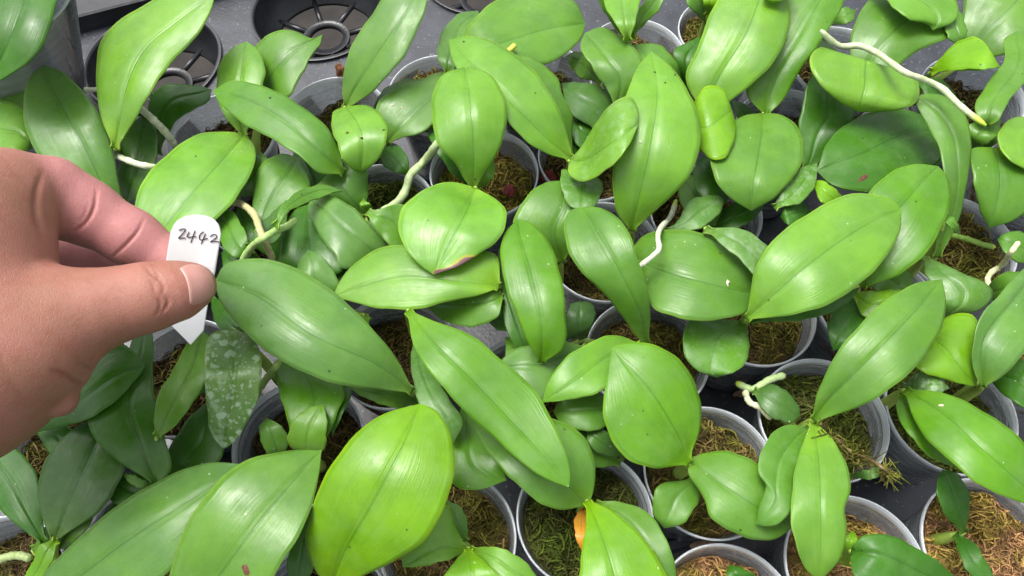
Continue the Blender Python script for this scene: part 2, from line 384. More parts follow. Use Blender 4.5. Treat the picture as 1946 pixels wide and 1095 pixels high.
def pot(px, py, lab, moss='olive', R=0.0295, H=0.062, z=0.0, dep=-0.014):
    c = at(px, py, z)
    r = empty('plastic_pot', (c[0], c[1], z - H))
    tag(r, lab, 'plant pot', 'clear plastic pots standing on the tray')
    key = (R, H)
    if key not in pmesh:
        V, F = pot_mesh(R, H); o = mesh_obj('pot_wall', V, F, POT); pmesh[key] = o.data
    else:
        o = bpy.data.objects.new('pot_wall', pmesh[key]); COL.objects.link(o)
    o.parent = r; o.location = (0, 0, H); o.rotation_euler = (0, 0, random.random() * 6)
    k = ('m', random.randrange(4))
    Rm = R * .90
    if k not in pmesh:
        V, F = moss_mesh(k[1] + 3, 0.0265, 0.0); m = mesh_obj('potting_moss', V, F, MOSS); pmesh[k] = m.data
    else:
        m = bpy.data.objects.new('potting_moss', pmesh[k]); COL.objects.link(m)
    m.parent = r; m.location = (0, 0, H + dep); m.rotation_euler = (0, 0, random.random() * 6.28); s = Rm / 0.0265; m.scale = (s, s, 1)
    m.color = {'olive': (.20, .165, .055, 1), 'green': (.11, .13, .035, 1), 'dark': (.13, .095, .045, 1), 'brown': (.22, .17, .07, 1), 'orange': (.46, .275, .15, 1), 'yellow': (.29, .24, .07, 1)}[moss]
    return r
POTS = [
 (897, 338, 'clear pot of yellow-green moss under the glossy upright centre leaf', 'yellow'),
 (655, 218, 'clear pot beside the orange bark chip, dark moss heaped inside', 'dark'),
 (845, 178, 'clear pot at the back behind the round glossy leaf, mostly empty grey wall showing', 'olive'),
 (425, 262, 'smoky clear pot behind the hand, wall seen between leaf bases', 'dark'),
 (1192, 108, 'clear pot at the top edge below a tight upright leaf fan', 'brown'),
 (1372, 62, 'clear pot at the top edge packed with pale mottled moss', 'olive'),
 (1112, 322, 'pot holding red lava grit next to the yellow moss pot', 'dark'),
 (1165, 482, 'pot with dark moss and a thick grey rim below the narrow wavy leaf', 'dark'),
 (1238, 656, 'clear pot of tan moss at the foot of the twisted tapering leaf', 'brown'),
 (1440, 612, 'clear pot with broad milky rim and tan moss below the big oval leaf', 'brown'),
 (1533, 788, 'clear pot with green moss and pale roots around a round dark leaf', 'green'),
 (1768, 762, 'clear pot with green moss tuft in front of the slanted right leaf', 'green'),
 (1672, 588, 'pot mostly covered by leaves right of the milky rimmed pot', 'dark'),
 (1812, 468, 'wide smoky clear pot with a coiled root on yellow moss', 'olive'),
 (1343, 872, 'clear pot of brown moss under the large heart shaped leaf', 'brown'),
 (1122, 962, 'clear pot with dark green moss and an orange withered leaf', 'green'),
 (893, 1030, 'clear pot of brown fibrous moss right of the biggest lime leaf', 'brown'),
 (1408, 1142, 'clear pot of reddish moss cut by the bottom edge', 'orange'),
 (1640, 1082, 'clear pot of orange moss beside the pale hanging leaf', 'orange'),
 (1842, 1020, 'large clear pot of orange moss with a tiny two-leaf seedling', 'orange'),
 (1940, 690, 'clear pot at the right edge behind the broad slanting leaf', 'brown'),
 (570, 838, 'smoky clear pot holding two small upright leaves', 'dark'),
 (745, 668, 'pot of dark moss in shade below the long pale tongue leaf', 'dark'),
 (1020, 745, 'clear pot whose rim peeks out by the glossy narrow leaf', 'olive'),
 (728, 385, 'pot of green moss pierced by a thick pale root', 'green'),
 (520, 395, 'pot hidden below the leaves right of the white tag', 'dark'),
 (335, 720, 'dark moss pot just below the tip of the white tag', 'dark'),
 (1500, 245, 'pot in shadow behind the heart shaped drooping leaf', 'dark'),
 (1345, 420, 'pot with dark moss below the heart shaped drooping leaf', 'dark'),
 (1600, 120, 'pot below the long white aerial root', 'dark'),
 (1850, 180, 'clear pot at the right side under the yellow folded leaf', 'dark'),
 (1985, 330, 'pot at the right edge under the rounded leaves', 'dark'),
 (20, 1075, 'pot with brown fibre at the lower left corner', 'dark'),
 (250, 1050, 'pot hidden below the long glossy leaf at the bottom', 'dark'),
 (640, 1150, 'pot below the biggest lime leaf at the bottom', 'dark'),
 (100, 880, 'pot in deep shade under the hand', 'dark'),
 (300, 420, 'pot behind the hand covered by two broad leaves', 'dark'),
 (1030, 150, 'pot under the broad top leaf with the yellow root tip', 'dark'),
]
# keep neighbouring rims from running into each other (they stand shoulder to shoulder)
PC = np.array([at(p[0], p[1], 0.0)[:2] for p in POTS]); PC0 = PC.copy()
for _ in range(80):
    for i in range(len(PC)):
        for j in range(i):
            d = PC[i] - PC[j]; L = np.linalg.norm(d)
            if L < 0.0606: s = d / (L + 1e-9) * (0.0606 - L) * .5; PC[i] += s; PC[j] -= s
    PC += (PC0 - PC) * 0.02
def to_px(p):
    d = np.asarray(p) - CAM; q = d @ FWD; return W0 / 2 + FPX * (d @ RT) / q, H0 / 2 - FPX * (d @ UP) / q
for p, c in zip(POTS, PC):
    x, y = to_px((c[0], c[1], 0.0)); pot(x, y, p[2], p[3], dep=random.uniform(-.017, -.011) if p[3] != 'dark' else -.021)
def tall_cup():
    pb, pt_ = at(168, 196, TRZ + .004), at(138, -60, .075)
    ax = (pt_ - pb); L = np.linalg.norm(ax); ax /= L; R = .040
    side = np.cross(ax, ray(160, 150)); side /= np.linalg.norm(side); side = side if side[0] > 0 else -side
    c0 = pb - side * R
    r = empty('plastic_pot', c0); tag(r, 'tall clear plastic cup leaning in the top left corner beside the dark leaf', 'plant pot', 'clear plastic pots standing on the tray')
    prof = [(.001, 0), (R * .98, 0), (R, .002), (R, L - .002), (R + .0012, L), (R - .0003, L + .0004), (R - .0009, L - .002), (R - .0009, .003), (.001, .002)]
    V, F = lathe(prof, 96); q = Vector(ax).to_track_quat('Z', 'Y'); V = [np.array(q @ Vector(v)) + c0 for v in V]
    mesh_obj('pot_wall', V, F, POT, r)
    V, F = moss_mesh(9, R * .95, .05); V = [np.array(q @ Vector(v)) + c0 for v in V]
    m = mesh_obj('potting_moss', V, F, MOSS, r); m.color = (.13, .095, .045, 1)
tall_cup()

# ------------------------------------------------------------------ orchid plants (heights solved so that upper leaves rest over lower ones)
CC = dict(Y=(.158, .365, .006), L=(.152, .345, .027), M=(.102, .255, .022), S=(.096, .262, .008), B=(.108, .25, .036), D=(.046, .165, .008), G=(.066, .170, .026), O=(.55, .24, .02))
CELL = 4; GX0, GY0 = -400, -400; GW, GH = 720, 520
ZB = np.full((GH, GW), 0.003)
QUEUE = []; PLANTS = []
def plant(label, crown):
    PLANTS.append(dict(label=label, crown=crown, bases=[])); return len(PLANTS) - 1
def lf(p, order, col, base, tip, A, B, mid=None, z=None, vee=.22, dome=.28, twist=0., spots=0., burn=0., label=None, jit=1):
    QUEUE.append(('leaf', order, len(QUEUE), p, dict(col=col, base=base, tip=tip, A=A, B=B, mid=mid, z=z, vee=vee, dome=dome, twist=twist, spots=spots, burn=burn, label=label, o=order)))
def rt(p, order, pts, r, col=(.62, .66, .47), label=None, green=True, lift=0.002):
    QUEUE.append(('root', order, len(QUEUE), p, dict(pts=pts, r=r, col=col, label=label, green=green, lift=lift)))
p = plant('dark green wide leaved plant in the very top left corner', (20, 150))
lf(p, 9, 'D', (70, -130), (-25, 165), [(122, -60), (106, 10), (92, 60), (60, 113), (18, 143)], [(-70, -80), (-100, 0), (-80, 110)], z=(70, 84, 62), mid=[(60, -50), (25, 60)])
lf(p, 3, 'M', (-50, 240), (80, 125), [(-40, 175), (0, 150), (35, 133), (68, 124)], [(20, 225), (60, 190), (82, 145)])
p = plant('plant with one grey-green leaf standing upright just above the hand', (222, 420))
lf(p, 4, 'L', (-70, 250), (68, 275), [(-30, 198), (15, 193), (48, 210)], [(-20, 295), (20, 294), (48, 289)], z=(10, 28, 22))
lf(p, 5, 'B', (222, 425), (82, 124), [(130, 390), (74, 300), (48, 235), (45, 185), (58, 145)], [(230, 370), (222, 320), (200, 245), (168, 188), (122, 138)], mid=[(185, 330), (128, 220), (90, 150)], z=(12, 38, 42))
rt(p, 4.5, [(196, 286), (216, 294), (236, 302), (262, 312), (288, 317), (312, 322)], 7, green=False)
p = plant('tall pale green upright leaf reaching the top edge right of the clear corner cup', (222, 275))
lf(p, 8, 'L', (218, 283), (408, -12), [(196, 235), (183, 180), (182, 125), (196, 72), (228, 38), (285, 5), (340, -25)], [(258, 225), (285, 180), (305, 145), (338, 105), (378, 60), (400, 22)], mid=[(228, 230), (242, 160), (275, 95), (345, 35)], z=(15, 48, 62), vee=.1)
lf(p, 4, 'G', (238, 385), (272, 216), [(222, 345), (228, 300), (243, 245)], [(268, 370), (290, 325), (300, 280), (292, 240)], z=(8, 22, 24))
lf(p, 2, 'D', (300, 292), (402, 170), [(285, 240), (284, 195), (305, 165), (350, 160), (385, 164)], [(320, 250), (345, 222), (395, 190)], z=(8, 18, 18))
rt(p, 7, [(255, 198), (278, 216), (300, 236), (318, 256), (334, 279)], 8, green=False)
rt(p, 2, [(160, 170), (172, 171), (185, 170)], 5, green=False)
p = plant('plant with a broad smooth pale leaf touching the top of the white tag', (463, 258))
lf(p, 7, 'L', (466, 256), (285, 475), [(440, 251), (385, 254), (330, 283), (282, 328), (257, 378), (258, 425)], [(484, 278), (482, 315), (455, 365), (412, 415), (370, 450), (325, 475)], mid=[(440, 285), (395, 335), (345, 390)], z=(18, 36, 30))
lf(p, 8, 'M', (655, 330), (405, 172), [(640, 275), (604, 225), (545, 183), (490, 160), (435, 156)], [(605, 328), (568, 296), (520, 265), (462, 233), (416, 196)], mid=[(610, 290), (545, 230), (470, 190)], z=(20, 46, 40), dome=.4)
lf(p, 5, 'L', (462, 258), (470, 79), [(428, 222), (412, 175), (414, 128), (440, 92)], [(480, 225), (500, 165), (504, 128), (492, 98)], z=(18, 32, 34))
lf(p, 4, 'M', (500, 200), (613, 66), [(478, 140), (484, 90), (515, 62), (555, 57), (594, 73)], [(550, 182), (572, 140), (592, 105), (608, 84)], mid=[(515, 145), (555, 100)], z=(12, 30, 30))
lf(p, 3, 'M', (448, 372), (498, 290), [(455, 330), (475, 297)], [(482, 370), (508, 342), (512, 308)])
p = plant('plant with a tall grey-green leaf over a small lime heart shaped leaf', (657, 205))
lf(p, 9, 'B', (656, 208), (812, -40), [(650, 165), (658, 112), (684, 62), (718, 12), (750, -35)], [(698, 182), (745, 132), (780, 88), (800, 42), (812, 0)], mid=[(668, 180), (705, 120), (755, 45)], z=(22, 50, 60), vee=.3, label='grey-green leaf with a dark rippled midrib')
lf(p, 10, 'L', (654, 203), (684, 329), [(634, 212), (628, 238), (640, 268), (652, 302), (668, 322)], [(692, 200), (722, 213), (736, 245), (732, 275), (715, 306), (698, 322)], z=(26, 36, 30), label='small lime heart shaped leaf')
p = plant('plant with a flat grey-green oval leaf left of the glossy upright centre leaf', (738, 270))
lf(p, 3, 'G', (720, 240), (800, 150), [(712, 200), (735, 165), (765, 152)], [(750, 220), (785, 190)])
lf(p, 5, 'B', (735, 270), (878, 150), [(713, 228), (722, 188), (755, 160), (800, 150), (845, 138)], [(778, 258), (815, 244), (850, 205)], mid=[(765, 240), (820, 190)], z=(12, 28, 26))
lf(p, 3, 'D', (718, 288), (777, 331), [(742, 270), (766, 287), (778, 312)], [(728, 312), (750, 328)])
p = plant('plant with a glossy upright leaf and a pale leaf with purple scorched tip', (900, 358))
lf(p, 11, 'L', (899, 362), (884, 127), [(884, 342), (866, 312), (838, 283), (821, 240), (821, 185), (842, 142)], [(908, 350), (926, 325), (946, 287), (961, 240), (958, 180), (930, 140)], mid=[(900, 320), (898, 240), (890, 165)], z=(30, 56, 50), dome=.5, label='glossy upright lime leaf')
lf(p, 12, 'L', (904, 357), (824, 522), [(858, 346), (800, 362), (763, 398), (757, 438), (775, 476), (803, 508)], [(944, 380), (962, 403), (957, 438), (937, 466), (900, 490), (860, 510)], mid=[(888, 400), (862, 450)], z=(32, 44, 38), burn=1.0, label='pale lime leaf with purple-brown scorched tip')
lf(p, 5, 'L', (904, 358), (938, 300), [(905, 330), (920, 305)], [(925, 352), (940, 330)])
lf(p, 4, 'D', (890, 350), (813, 243), [(866, 335), (836, 300), (818, 265)], [(882, 318), (852, 272), (830, 248)])
rt(p, 7, [(850, 245), (836, 266), (815, 296), (795, 318), (779, 334), (774, 352), (764, 374), (745, 392), (722, 402)], 9, col=(.42, .52, .27), green=False, label='thick pale green root')
p = plant('big round mid-green leaf at the top centre with a yellow root tip below', (890, 75))
lf(p, 6, 'M', (880, 88), (1113, 45), [(886, 55), (918, 18), (968, -8), (1040, -14), (1092, 2)], [(950, 112), (1020, 124), (1070, 104), (1103, 75)], mid=[(940, 84), (1040, 55)], z=(14, 36, 32), dome=.45)
lf(p, 5, 'B', (850, 145), (908, 20), [(832, 108), (840, 62), (868, 28)], [(885, 100), (895, 60), (912, 38)])
rt(p, 8, [(960, 103), (968, 96), (979, 86)], 6, col=(.55, .55, .08))
p = plant('plant with a long glossy slanting leaf and a folded pale leaf at its foot', (1086, 302))
lf(p, 10, 'L', (1088, 304), (853, 76), [(1080, 258), (1060, 205), (1030, 155), (985, 106), (932, 76), (880, 68)], [(1045, 293), (1005, 272), (960, 225), (905, 170), (862, 118)], mid=[(1052, 275), (980, 205), (900, 125)], z=(30, 52, 46), vee=.3, dome=.45)
lf(p, 7, 'M', (1088, 306), (975, 103), [(1088, 262), (1086, 218), (1070, 182), (1060, 150), (1022, 115)], [(1050, 275), (1000, 220), (965, 160)], z=(20, 36, 34))
lf(p, 12, 'L', (1082, 306), (1213, 237), [(1108, 274), (1138, 226), (1168, 192), (1194, 181), (1212, 205)], [(1080, 326), (1094, 341), (1125, 339), (1165, 312), (1195, 276)], mid=[(1110, 305), (1165, 270)], z=(30, 44, 40), vee=.7, spots=.35, label='folded pale leaf with water marks')
lf(p, 11, 'M', (1098, 332), (1104, 405), [(1068, 322), (1065, 350), (1080, 387)], [(1122, 330), (1143, 346), (1138, 382), (1120, 399)], z=(24, 30, 24), spots=.4)
p = plant('dark leaved plant in the gap right of the long glossy upper centre leaf', (1165, 235))
lf(p, 4, 'G', (1180, 235), (1066, 158), [(1165, 185), (1145, 165), (1110, 157)], [(1140, 248), (1110, 232), (1080, 205)], spots=.15)
lf(p, 3, 'D', (1160, 260), (1085, 215), [(1130, 235), (1105, 220)], [(1130, 285), (1092, 270)])
lf(p, 3, 'L', (1142, 158), (1074, 107), [(1120, 105), (1095, 97)], [(1112, 150), (1085, 130)], label='small pale veined leaf')
p = plant('plant with a smooth blunt leaf leaning left below the top edge clear pots', (1175, 200))
lf(p, 8, 'M', (1172, 205), (1112, 62), [(1150, 165), (1124, 125), (1102, 88)], [(1228, 150), (1215, 105), (1186, 72), (1145, 52)], mid=[(1178, 150), (1140, 95)], z=(18, 36, 36))
lf(p, 6, 'M', (1285, 180), (1203, 85), [(1294, 145), (1278, 106), (1245, 84)], [(1245, 170), (1212, 130)])
p = plant('plant with the largest glossy upright leaf right of the centre, black specks near its tip', (1205, 432))
lf(p, 11, 'L', (1200, 440), (1238, 97), [(1175, 410), (1165, 368), (1165, 310), (1172, 245), (1190, 180), (1211, 128)], [(1250, 398), (1296, 354), (1326, 300), (1330, 242), (1312, 182), (1280, 130)], mid=[(1215, 370), (1238, 270), (1249, 180), (1243, 120)], z=(26, 60, 56), dome=.5, vee=.15, label='largest glossy lime leaf')
lf(p, 9.5, 'Y', (1305, 240), (1386, 207), [(1322, 190), (1345, 163), (1371, 165), (1384, 186)], [(1328, 282), (1350, 301), (1378, 300), (1395, 270), (1398, 232)], z=(24, 40, 34), label='notched yellow-lime leaf')
p = plant('plant with a cupped mid-green leaf left of the narrow wavy leaf', (1065, 495))
lf(p, 6, 'M', (1068, 500), (1072, 343), [(1010, 470), (975, 425), (998, 376), (1038, 347)], [(1088, 470), (1102, 420), (1095, 370)], mid=[(1055, 440), (1075, 390)], z=(12, 30, 30), vee=.6)
p = plant('plant with a glossy narrow upright leaf just below the scorched centre leaf', (1025, 668))
lf(p, 10, 'S', (1030, 690), (984, 416), [(1005, 655), (982, 600), (961, 540), (950, 490), (958, 445)], [(1070, 660), (1074, 580), (1066, 520), (1045, 465), (1010, 425)], mid=[(1028, 610), (1010, 520), (990, 450)], z=(22, 52, 48), dome=.5)
lf(p, 7, 'D', (1005, 690), (948, 470), [(975, 650), (952, 590), (943, 535)], [(1010, 640), (975, 540)], z=(15, 32, 30))
lf(p, 4, 'G', (1108, 645), (1102, 572), [(1072, 640), (1074, 600), (1085, 578)], [(1126, 620), (1130, 588), (1120, 575)], spots=.2)
p = plant('plant with a twisted leaf tapering to a narrow foot in the tan moss pot', (1228, 650))
lf(p, 11, 'M', (1229, 656), (1105, 394), [(1205, 633), (1180, 598), (1150, 560), (1110, 525), (1081, 480), (1072, 432), (1082, 402)], [(1236, 612), (1235, 570), (1224, 530), (1212, 498), (1197, 446), (1166, 406), (1132, 393)], mid=[(1218, 600), (1175, 510), (1128, 430)], z=(15, 52, 50), twist=.25, label='twisted tapering leaf')
p = plant('plant with a wide oval leaf with a tiny hole and a white zigzag root', (1412, 602))
lf(p, 9, 'M', (1195, 480), (1448, 560), [(1225, 448), (1288, 435), (1350, 448), (1400, 478), (1432, 512), (1447, 540)], [(1222, 540), (1240, 582), (1275, 599), (1320, 608), (1372, 608), (1420, 592)], mid=[(1235, 506), (1320, 532), (1400, 552)], z=(26, 44, 34), vee=.15, label='wide oval leaf with a tiny hole')
rt(p, 10.5, [(1205, 512), (1221, 502), (1240, 487), (1252, 474), (1250, 450), (1255, 434), (1273, 414), (1280, 398), (1285, 379)], 6, col=(.58, .60, .47), label='white zigzag root with green tip')
lf(p, 6, 'M', (1418, 610), (1362, 718), [(1370, 607), (1312, 610), (1297, 640), (1303, 680), (1325, 705)], [(1423, 640), (1422, 674), (1402, 704)], z=(14, 26, 22), spots=.32, label='round lower leaf with water marks')
p = plant('plant with a small water-marked leaf pointing down right beside the big oval leaf', (1348, 436))
lf(p, 10, 'B', (1340, 435), (1501, 578), [(1400, 434), (1450, 458), (1488, 498), (1512, 535), (1516, 560)], [(1368, 460), (1408, 495), (1448, 540), (1478, 567)], mid=[(1400, 460), (1465, 520)], z=(28, 44, 36), spots=.45)
lf(p, 8, 'B', (1262, 440), (1366, 372), [(1293, 412), (1308, 386), (1340, 371)], [(1310, 438), (1345, 425), (1371, 401), (1376, 381)], z=(24, 32, 28), spots=.4)
p = plant('plant with a drooping heart shaped leaf at the right of the largest upright leaf', (1450, 216))
lf(p, 9, 'M', (1450, 215), (1428, 401), [(1412, 221), (1372, 252), (1350, 300), (1363, 345), (1395, 382)], [(1488, 219), (1518, 245), (1526, 290), (1511, 332), (1475, 375)], mid=[(1445, 270), (1432, 350)], z=(26, 40, 28), vee=.15)
lf(p, 3, 'D', (1395, 350), (1330, 300), [(1372, 392), (1325, 365), (1318, 325)], [(1390, 320), (1355, 298)])
lf(p, 8, 'M', (1470, 395), (1553, 311), [(1495, 350), (1522, 320)], [(1520, 386), (1546, 356), (1554, 328)], z=(22, 30, 28), spots=.5)
lf(p, 8, 'S', (1455, 218), (1600, -70), [(1420, 180), (1425, 120), (1440, 50), (1455, -20)], [(1480, 198), (1530, 122), (1566, 72), (1604, -5)], mid=[(1470, 150), (1530, 50)], z=(26, 46, 56), label='bright green upright leaf')
p = plant('plant with a broad shiny whitish leaf cut by the top edge right of centre', (1345, 200))
lf(p, 8.5, 'L', (1338, 215), (1465, -70), [(1303, 152), (1326, 85), (1360, 8), (1400, -60)], [(1392, 190), (1440, 150), (1484, 95), (1501, 45), (1494, -20)], mid=[(1365, 150), (1420, 60)], z=(30, 52, 58), dome=.4)
lf(p, 5, 'D', (1300, 170), (1330, 70), [(1284, 130), (1282, 95)], [(1320, 140), (1335, 95)])
lf(p, 13, 'Y', (1500, -50), (1468, 8), [(1455, -30), (1452, -5)], [(1510, -20), (1490, -2)], z=(60, 62, 56))
p = plant('plant with a saddle shaped pale leaf and a long white root crossing the upper right', (1640, 118))
lf(p, 11, 'L', (1640, 126), (1630, 213), [(1590, 117), (1562, 88), (1541, 108), (1553, 152), (1592, 192)], [(1692, 137), (1735, 142), (1748, 168), (1739, 195), (1707, 209), (1665, 213)], z=(40, 42, 34), dome=.12, vee=.05, label='saddle shaped pale leaf')
rt(p, 14, [(1560, 58), (1578, 76), (1598, 88), (1632, 87), (1665, 100), (1690, 117), (1718, 137), (1760, 153), (1790, 168), (1818, 195), (1840, 214), (1874, 239)], 6.8, col=(.50, .55, .36), label='long white root with green tip')
lf(p, 5, 'D', (1528, 325), (1560, 115), [(1520, 270), (1521, 215), (1534, 160)], [(1555, 310), (1585, 265), (1625, 220), (1600, 170)], z=(10, 24, 30))
lf(p, 6, 'D', (1792, 245), (1552, 325), [(1738, 213), (1672, 211), (1610, 233), (1569, 277)], [(1788, 310), (1712, 347), (1642, 363), (1582, 352)], mid=[(1720, 255), (1640, 290)], z=(14, 30, 28), label='dark glossy leaf with a brown scab')
p = plant('plant with a broad cupped leaf behind the long white root', (1625, 150))
lf(p, 8, 'M', (1628, 155), (1790, 0), [(1616, 110), (1622, 55), (1645, 5), (1690, -30)], [(1690, 138), (1730, 108), (1768, 84), (1803, 68)], mid=[(1670, 90), (1735, 30)], z=(20, 36, 36), vee=.35)
lf(p, 10, 'L', (1655, -40), (1773, 58), [(1695, 12), (1732, 37), (1763, 48)], [(1740, -40), (1810, -5), (1823, 20), (1812, 42)], z=(44, 48, 40), label='pale leaf ending in a pointed tip')
lf(p, 9, 'M', (1805, 20), (1828, 89), [(1795, 52), (1812, 80)], [(1822, 22), (1839, 60)], z=(32, 34, 30))
lf(p, 3, 'M', (1572, 45), (1628, 20), [(1590, 20), (1610, 15)], [(1600, 48), (1620, 38)])
p = plant('plant with a huge pale leaf and a yellow folded leaf in the top right corner', (1775, 137))
lf(p, 6, 'M', (1835, 118), (1975, -60), [(1822, 75), (1830, 20), (1850, -40)], [(1900, 106), (1960, 90), (2010, 20)], mid=[(1870, 65), (1930, 5)], z=(18, 38, 42))
lf(p, 9, 'Y', (1768, 137), (1900, 127), [(1790, 105), (1822, 78), (1850, 71), (1878, 90)], [(1800, 135), (1835, 134), (1880, 132)], mid=[(1815, 130), (1860, 128)], z=(26, 40, 30), vee=.1, label='yellow folded leaf')
lf(p, 8, 'M', (1874, 240), (1935, 58), [(1852, 208), (1880, 155), (1908, 112), (1908, 75)], [(1900, 226), (1922, 185), (1952, 150), (1968, 100)], z=(20, 40, 44), twist=.3)
lf(p, 7, 'M', (1848, 288), (1904, 228), [(1838, 245), (1870, 226)], [(1872, 278), (1897, 254)])
lf(p, 6, 'L', (1845, 290), (1902, 250), [(1860, 260), (1880, 250)], [(1868, 288), (1895, 272)])
p = plant('plant with a long strap leaf arching down at the right of the dark glossy leaf', (1782, 485))
lf(p, 9, 'M', (1780, 490), (1734, 186), [(1778, 455), (1795, 410), (1802, 370), (1795, 325), (1785, 285), (1760, 235)], [(1802, 460), (1827, 400), (1842, 330), (1846, 262), (1836, 222), (1806, 190), (1766, 177)], z=(14, 40, 44), dome=.45)
lf(p, 10, 'S', (1638, 546), (1783, 316), [(1625, 470), (1640, 385), (1690, 330), (1738, 312), (1772, 314)], [(1710, 521), (1765, 476), (1796, 420), (1806, 370), (1800, 335)], mid=[(1680, 440), (1740, 360)], z=(20, 42, 40), vee=.35)
lf(p, 9, 'M', (1795, 405), (1824, 446), [(1808, 412), (1822, 428)], [(1800, 425), (1815, 440)])
rt(p, 3, [(1805, 446), (1840, 455), (1868, 465), (1892, 470)], 6, col=(.22, .38, .06))
p = plant('plant with a big smooth oval leaf pointing up right over the milky rimmed pot', (1420, 602))
lf(p, 11, 'L', (1418, 606), (1713, 400), [(1440, 500), (1470, 455), (1510, 422), (1560, 390), (1610, 371), (1670, 371), (1700, 383)], [(1460, 603), (1510, 597), (1572, 579), (1632, 544), (1682, 490), (1710, 440)], mid=[(1480, 552), (1580, 470), (1670, 415)], z=(24, 54, 46), dome=.4)
lf(p, 8, 'D', (1425, 608), (1636, 545), [(1490, 580), (1570, 560)], [(1500, 612), (1560, 600), (1612, 575)], z=(20, 34, 30))
lf(p, 7, 'D', (1545, 405), (1482, 412), [(1520, 382), (1495, 385)], [(1530, 425), (1500, 430)])
lf(p, 7, 'Y', (1610, 392), (1546, 342), [(1590, 360), (1565, 345)], [(1575, 392), (1553, 370)])
p = plant('plant with a large matte leaf slanting up right above a smooth hanging pale leaf', (1546, 798))
lf(p, 12, 'M', (1546, 800), (1791, 531), [(1553, 750), (1580, 690), (1620, 630), (1680, 574), (1738, 540)], [(1600, 786), (1650, 766), (1710, 726), (1760, 671), (1791, 620), (1798, 574)], mid=[(1570, 765), (1670, 665), (1750, 580)], z=(28, 58, 56), dome=.3)
lf(p, 11, 'L', (1546, 800), (1558, 1105), [(1530, 830), (1512, 882), (1504, 950), (1510, 1022), (1530, 1080)], [(1580, 832), (1610, 890), (1617, 936), (1606, 972), (1610, 1000), (1598, 1060)], mid=[(1556, 880), (1560, 980)], z=(28, 46, 30), dome=.4, label='smooth hanging pale leaf')
lf(p, 10, 'M', (1538, 812), (1436, 996), [(1500, 808), (1466, 824), (1444, 864), (1442, 900), (1456, 925), (1442, 965)], [(1530, 862), (1512, 905), (1505, 960), (1482, 994), (1455, 1001)], z=(26, 38, 30), spots=.2)
lf(p, 5, 'G', (1432, 742), (1521, 792), [(1464, 731), (1500, 748), (1518, 772)], [(1444, 770), (1474, 796), (1503, 804)], z=(8, 14, 10), label='small round dark leaf')
lf(p, 7, 'G', (1608, 905), (1681, 889), [(1640, 895), (1665, 888)], [(1640, 912), (1668, 906)])
rt(p, 8, [(1556, 800), (1590, 835), (1620, 860), (1650, 872), (1678, 890), (1696, 905)], 3.4, col=(.20, .13, .06), green=False, label='dry brown moss-covered stem')
rt(p, 4, [(1492, 713), (1462, 722), (1430, 740), (1412, 734), (1398, 727)], 8, col=(.42, .56, .26))
rt(p, 4, [(1415, 742), (1424, 764), (1445, 775), (1466, 797)], 7, col=(.66, .68, .45), green=False)
p = plant('shaded plant with lime and dark leaves tucked under the large matte slanting leaf', (1640, 565))
lf(p, 5, 'D', (1650, 565), (1584, 667), [(1605, 570), (1577, 600), (1573, 632)], [(1660, 620), (1625, 650)])
lf(p, 7, 'Y', (1622, 557), (1745, 562), [(1660, 553), (1705, 550)], [(1640, 602), (1685, 602)], z=(16, 28, 26))
p = plant('plant with a grey-green cap shaped leaf at the right below the smoky pot', (1760, 490))
lf(p, 9, 'B', (1756, 488), (1797, 602), [(1790, 500), (1832, 521), (1872, 538), (1888, 562), (1868, 588), (1832, 597)], [(1757, 515), (1774, 545), (1790, 578)], z=(28, 38, 28), spots=.3, vee=.1, dome=.5)
lf(p, 10, 'Y', (1765, 638), (1856, 735), [(1800, 602), (1842, 597), (1872, 635), (1886, 680), (1877, 715)], [(1738, 692), (1782, 716), (1822, 729)], mid=[(1800, 665), (1830, 705)], z=(30, 40, 34), label='bright lime leaf')
lf(p, 7, 'B', (1715, 735), (1805, 738), [(1745, 708), (1785, 712)], [(1745, 750), (1785, 748)], spots=.9)
rt(p, 6, [(1936, 460), (1920, 482), (1905, 503), (1884, 518), (1877, 530), (1880, 546)], 6, col=(.60, .62, .36), green=False)
p = plant('broad pale leaf plant with a lime upper strip leaning in from the right edge', (1865, 735))
lf(p, 11, 'B', (1866, 735), (2010, 470), [(1848, 690), (1858, 615), (1900, 560), (1950, 508)], [(1905, 715), (1958, 655), (2015, 560)], mid=[(1868, 650), (1925, 570)], z=(28, 48, 46), vee=.5)
lf(p, 7, 'M', (1870, 560), (1990, 540), [(1890, 530), (1940, 515)], [(1900, 575), (1950, 580)])
lf(p, 5, 'D', (1870, 700), (2000, 740), [(1910, 685), (1960, 690)], [(1900, 745), (1960, 775)])
p = plant('plant with two rounded leaves cut by the right edge beside the long strap leaf', (1960, 290))
lf(p, 8, 'M', (1890, 280), (1880, 434), [(1848, 284), (1849, 335), (1861, 395)], [(1935, 290), (1990, 350), (1935, 415)], mid=[(1900, 340), (1890, 400)], z=(24, 36, 26))
lf(p, 10, 'L', (1985, 225), (1960, 328), [(1925, 224), (1898, 250), (1908, 290), (1935, 315)], [(2010, 260), (1990, 310)], z=(36, 40, 32))
lf(p, 5, 'M', (1990, 500), (1895, 455), [(1960, 450), (1915, 440)], [(1940, 500), (1910, 480)])
p = plant('plant with a long smooth leaf slanting out at the lower right corner', (1716, 745))
lf(p, 12, 'S', (1720, 741), (2010, 965), [(1780, 744), (1842, 765), (1902, 803), (1950, 846), (1995, 900)], [(1735, 792), (1766, 840), (1820, 890), (1880, 930), (1945, 955)], mid=[(1790, 785), (1880, 865), (1960, 935)], z=(30, 52, 40), dome=.4)
lf(p, 10, 'S', (1714, 745), (1836, 886), [(1760, 770), (1800, 830)], [(1703, 775), (1723, 820), (1764, 866), (1802, 883)], z=(24, 34, 24))
p = plant('tiny seedling with two small dark leaves in the large orange moss pot', (1832, 1012))
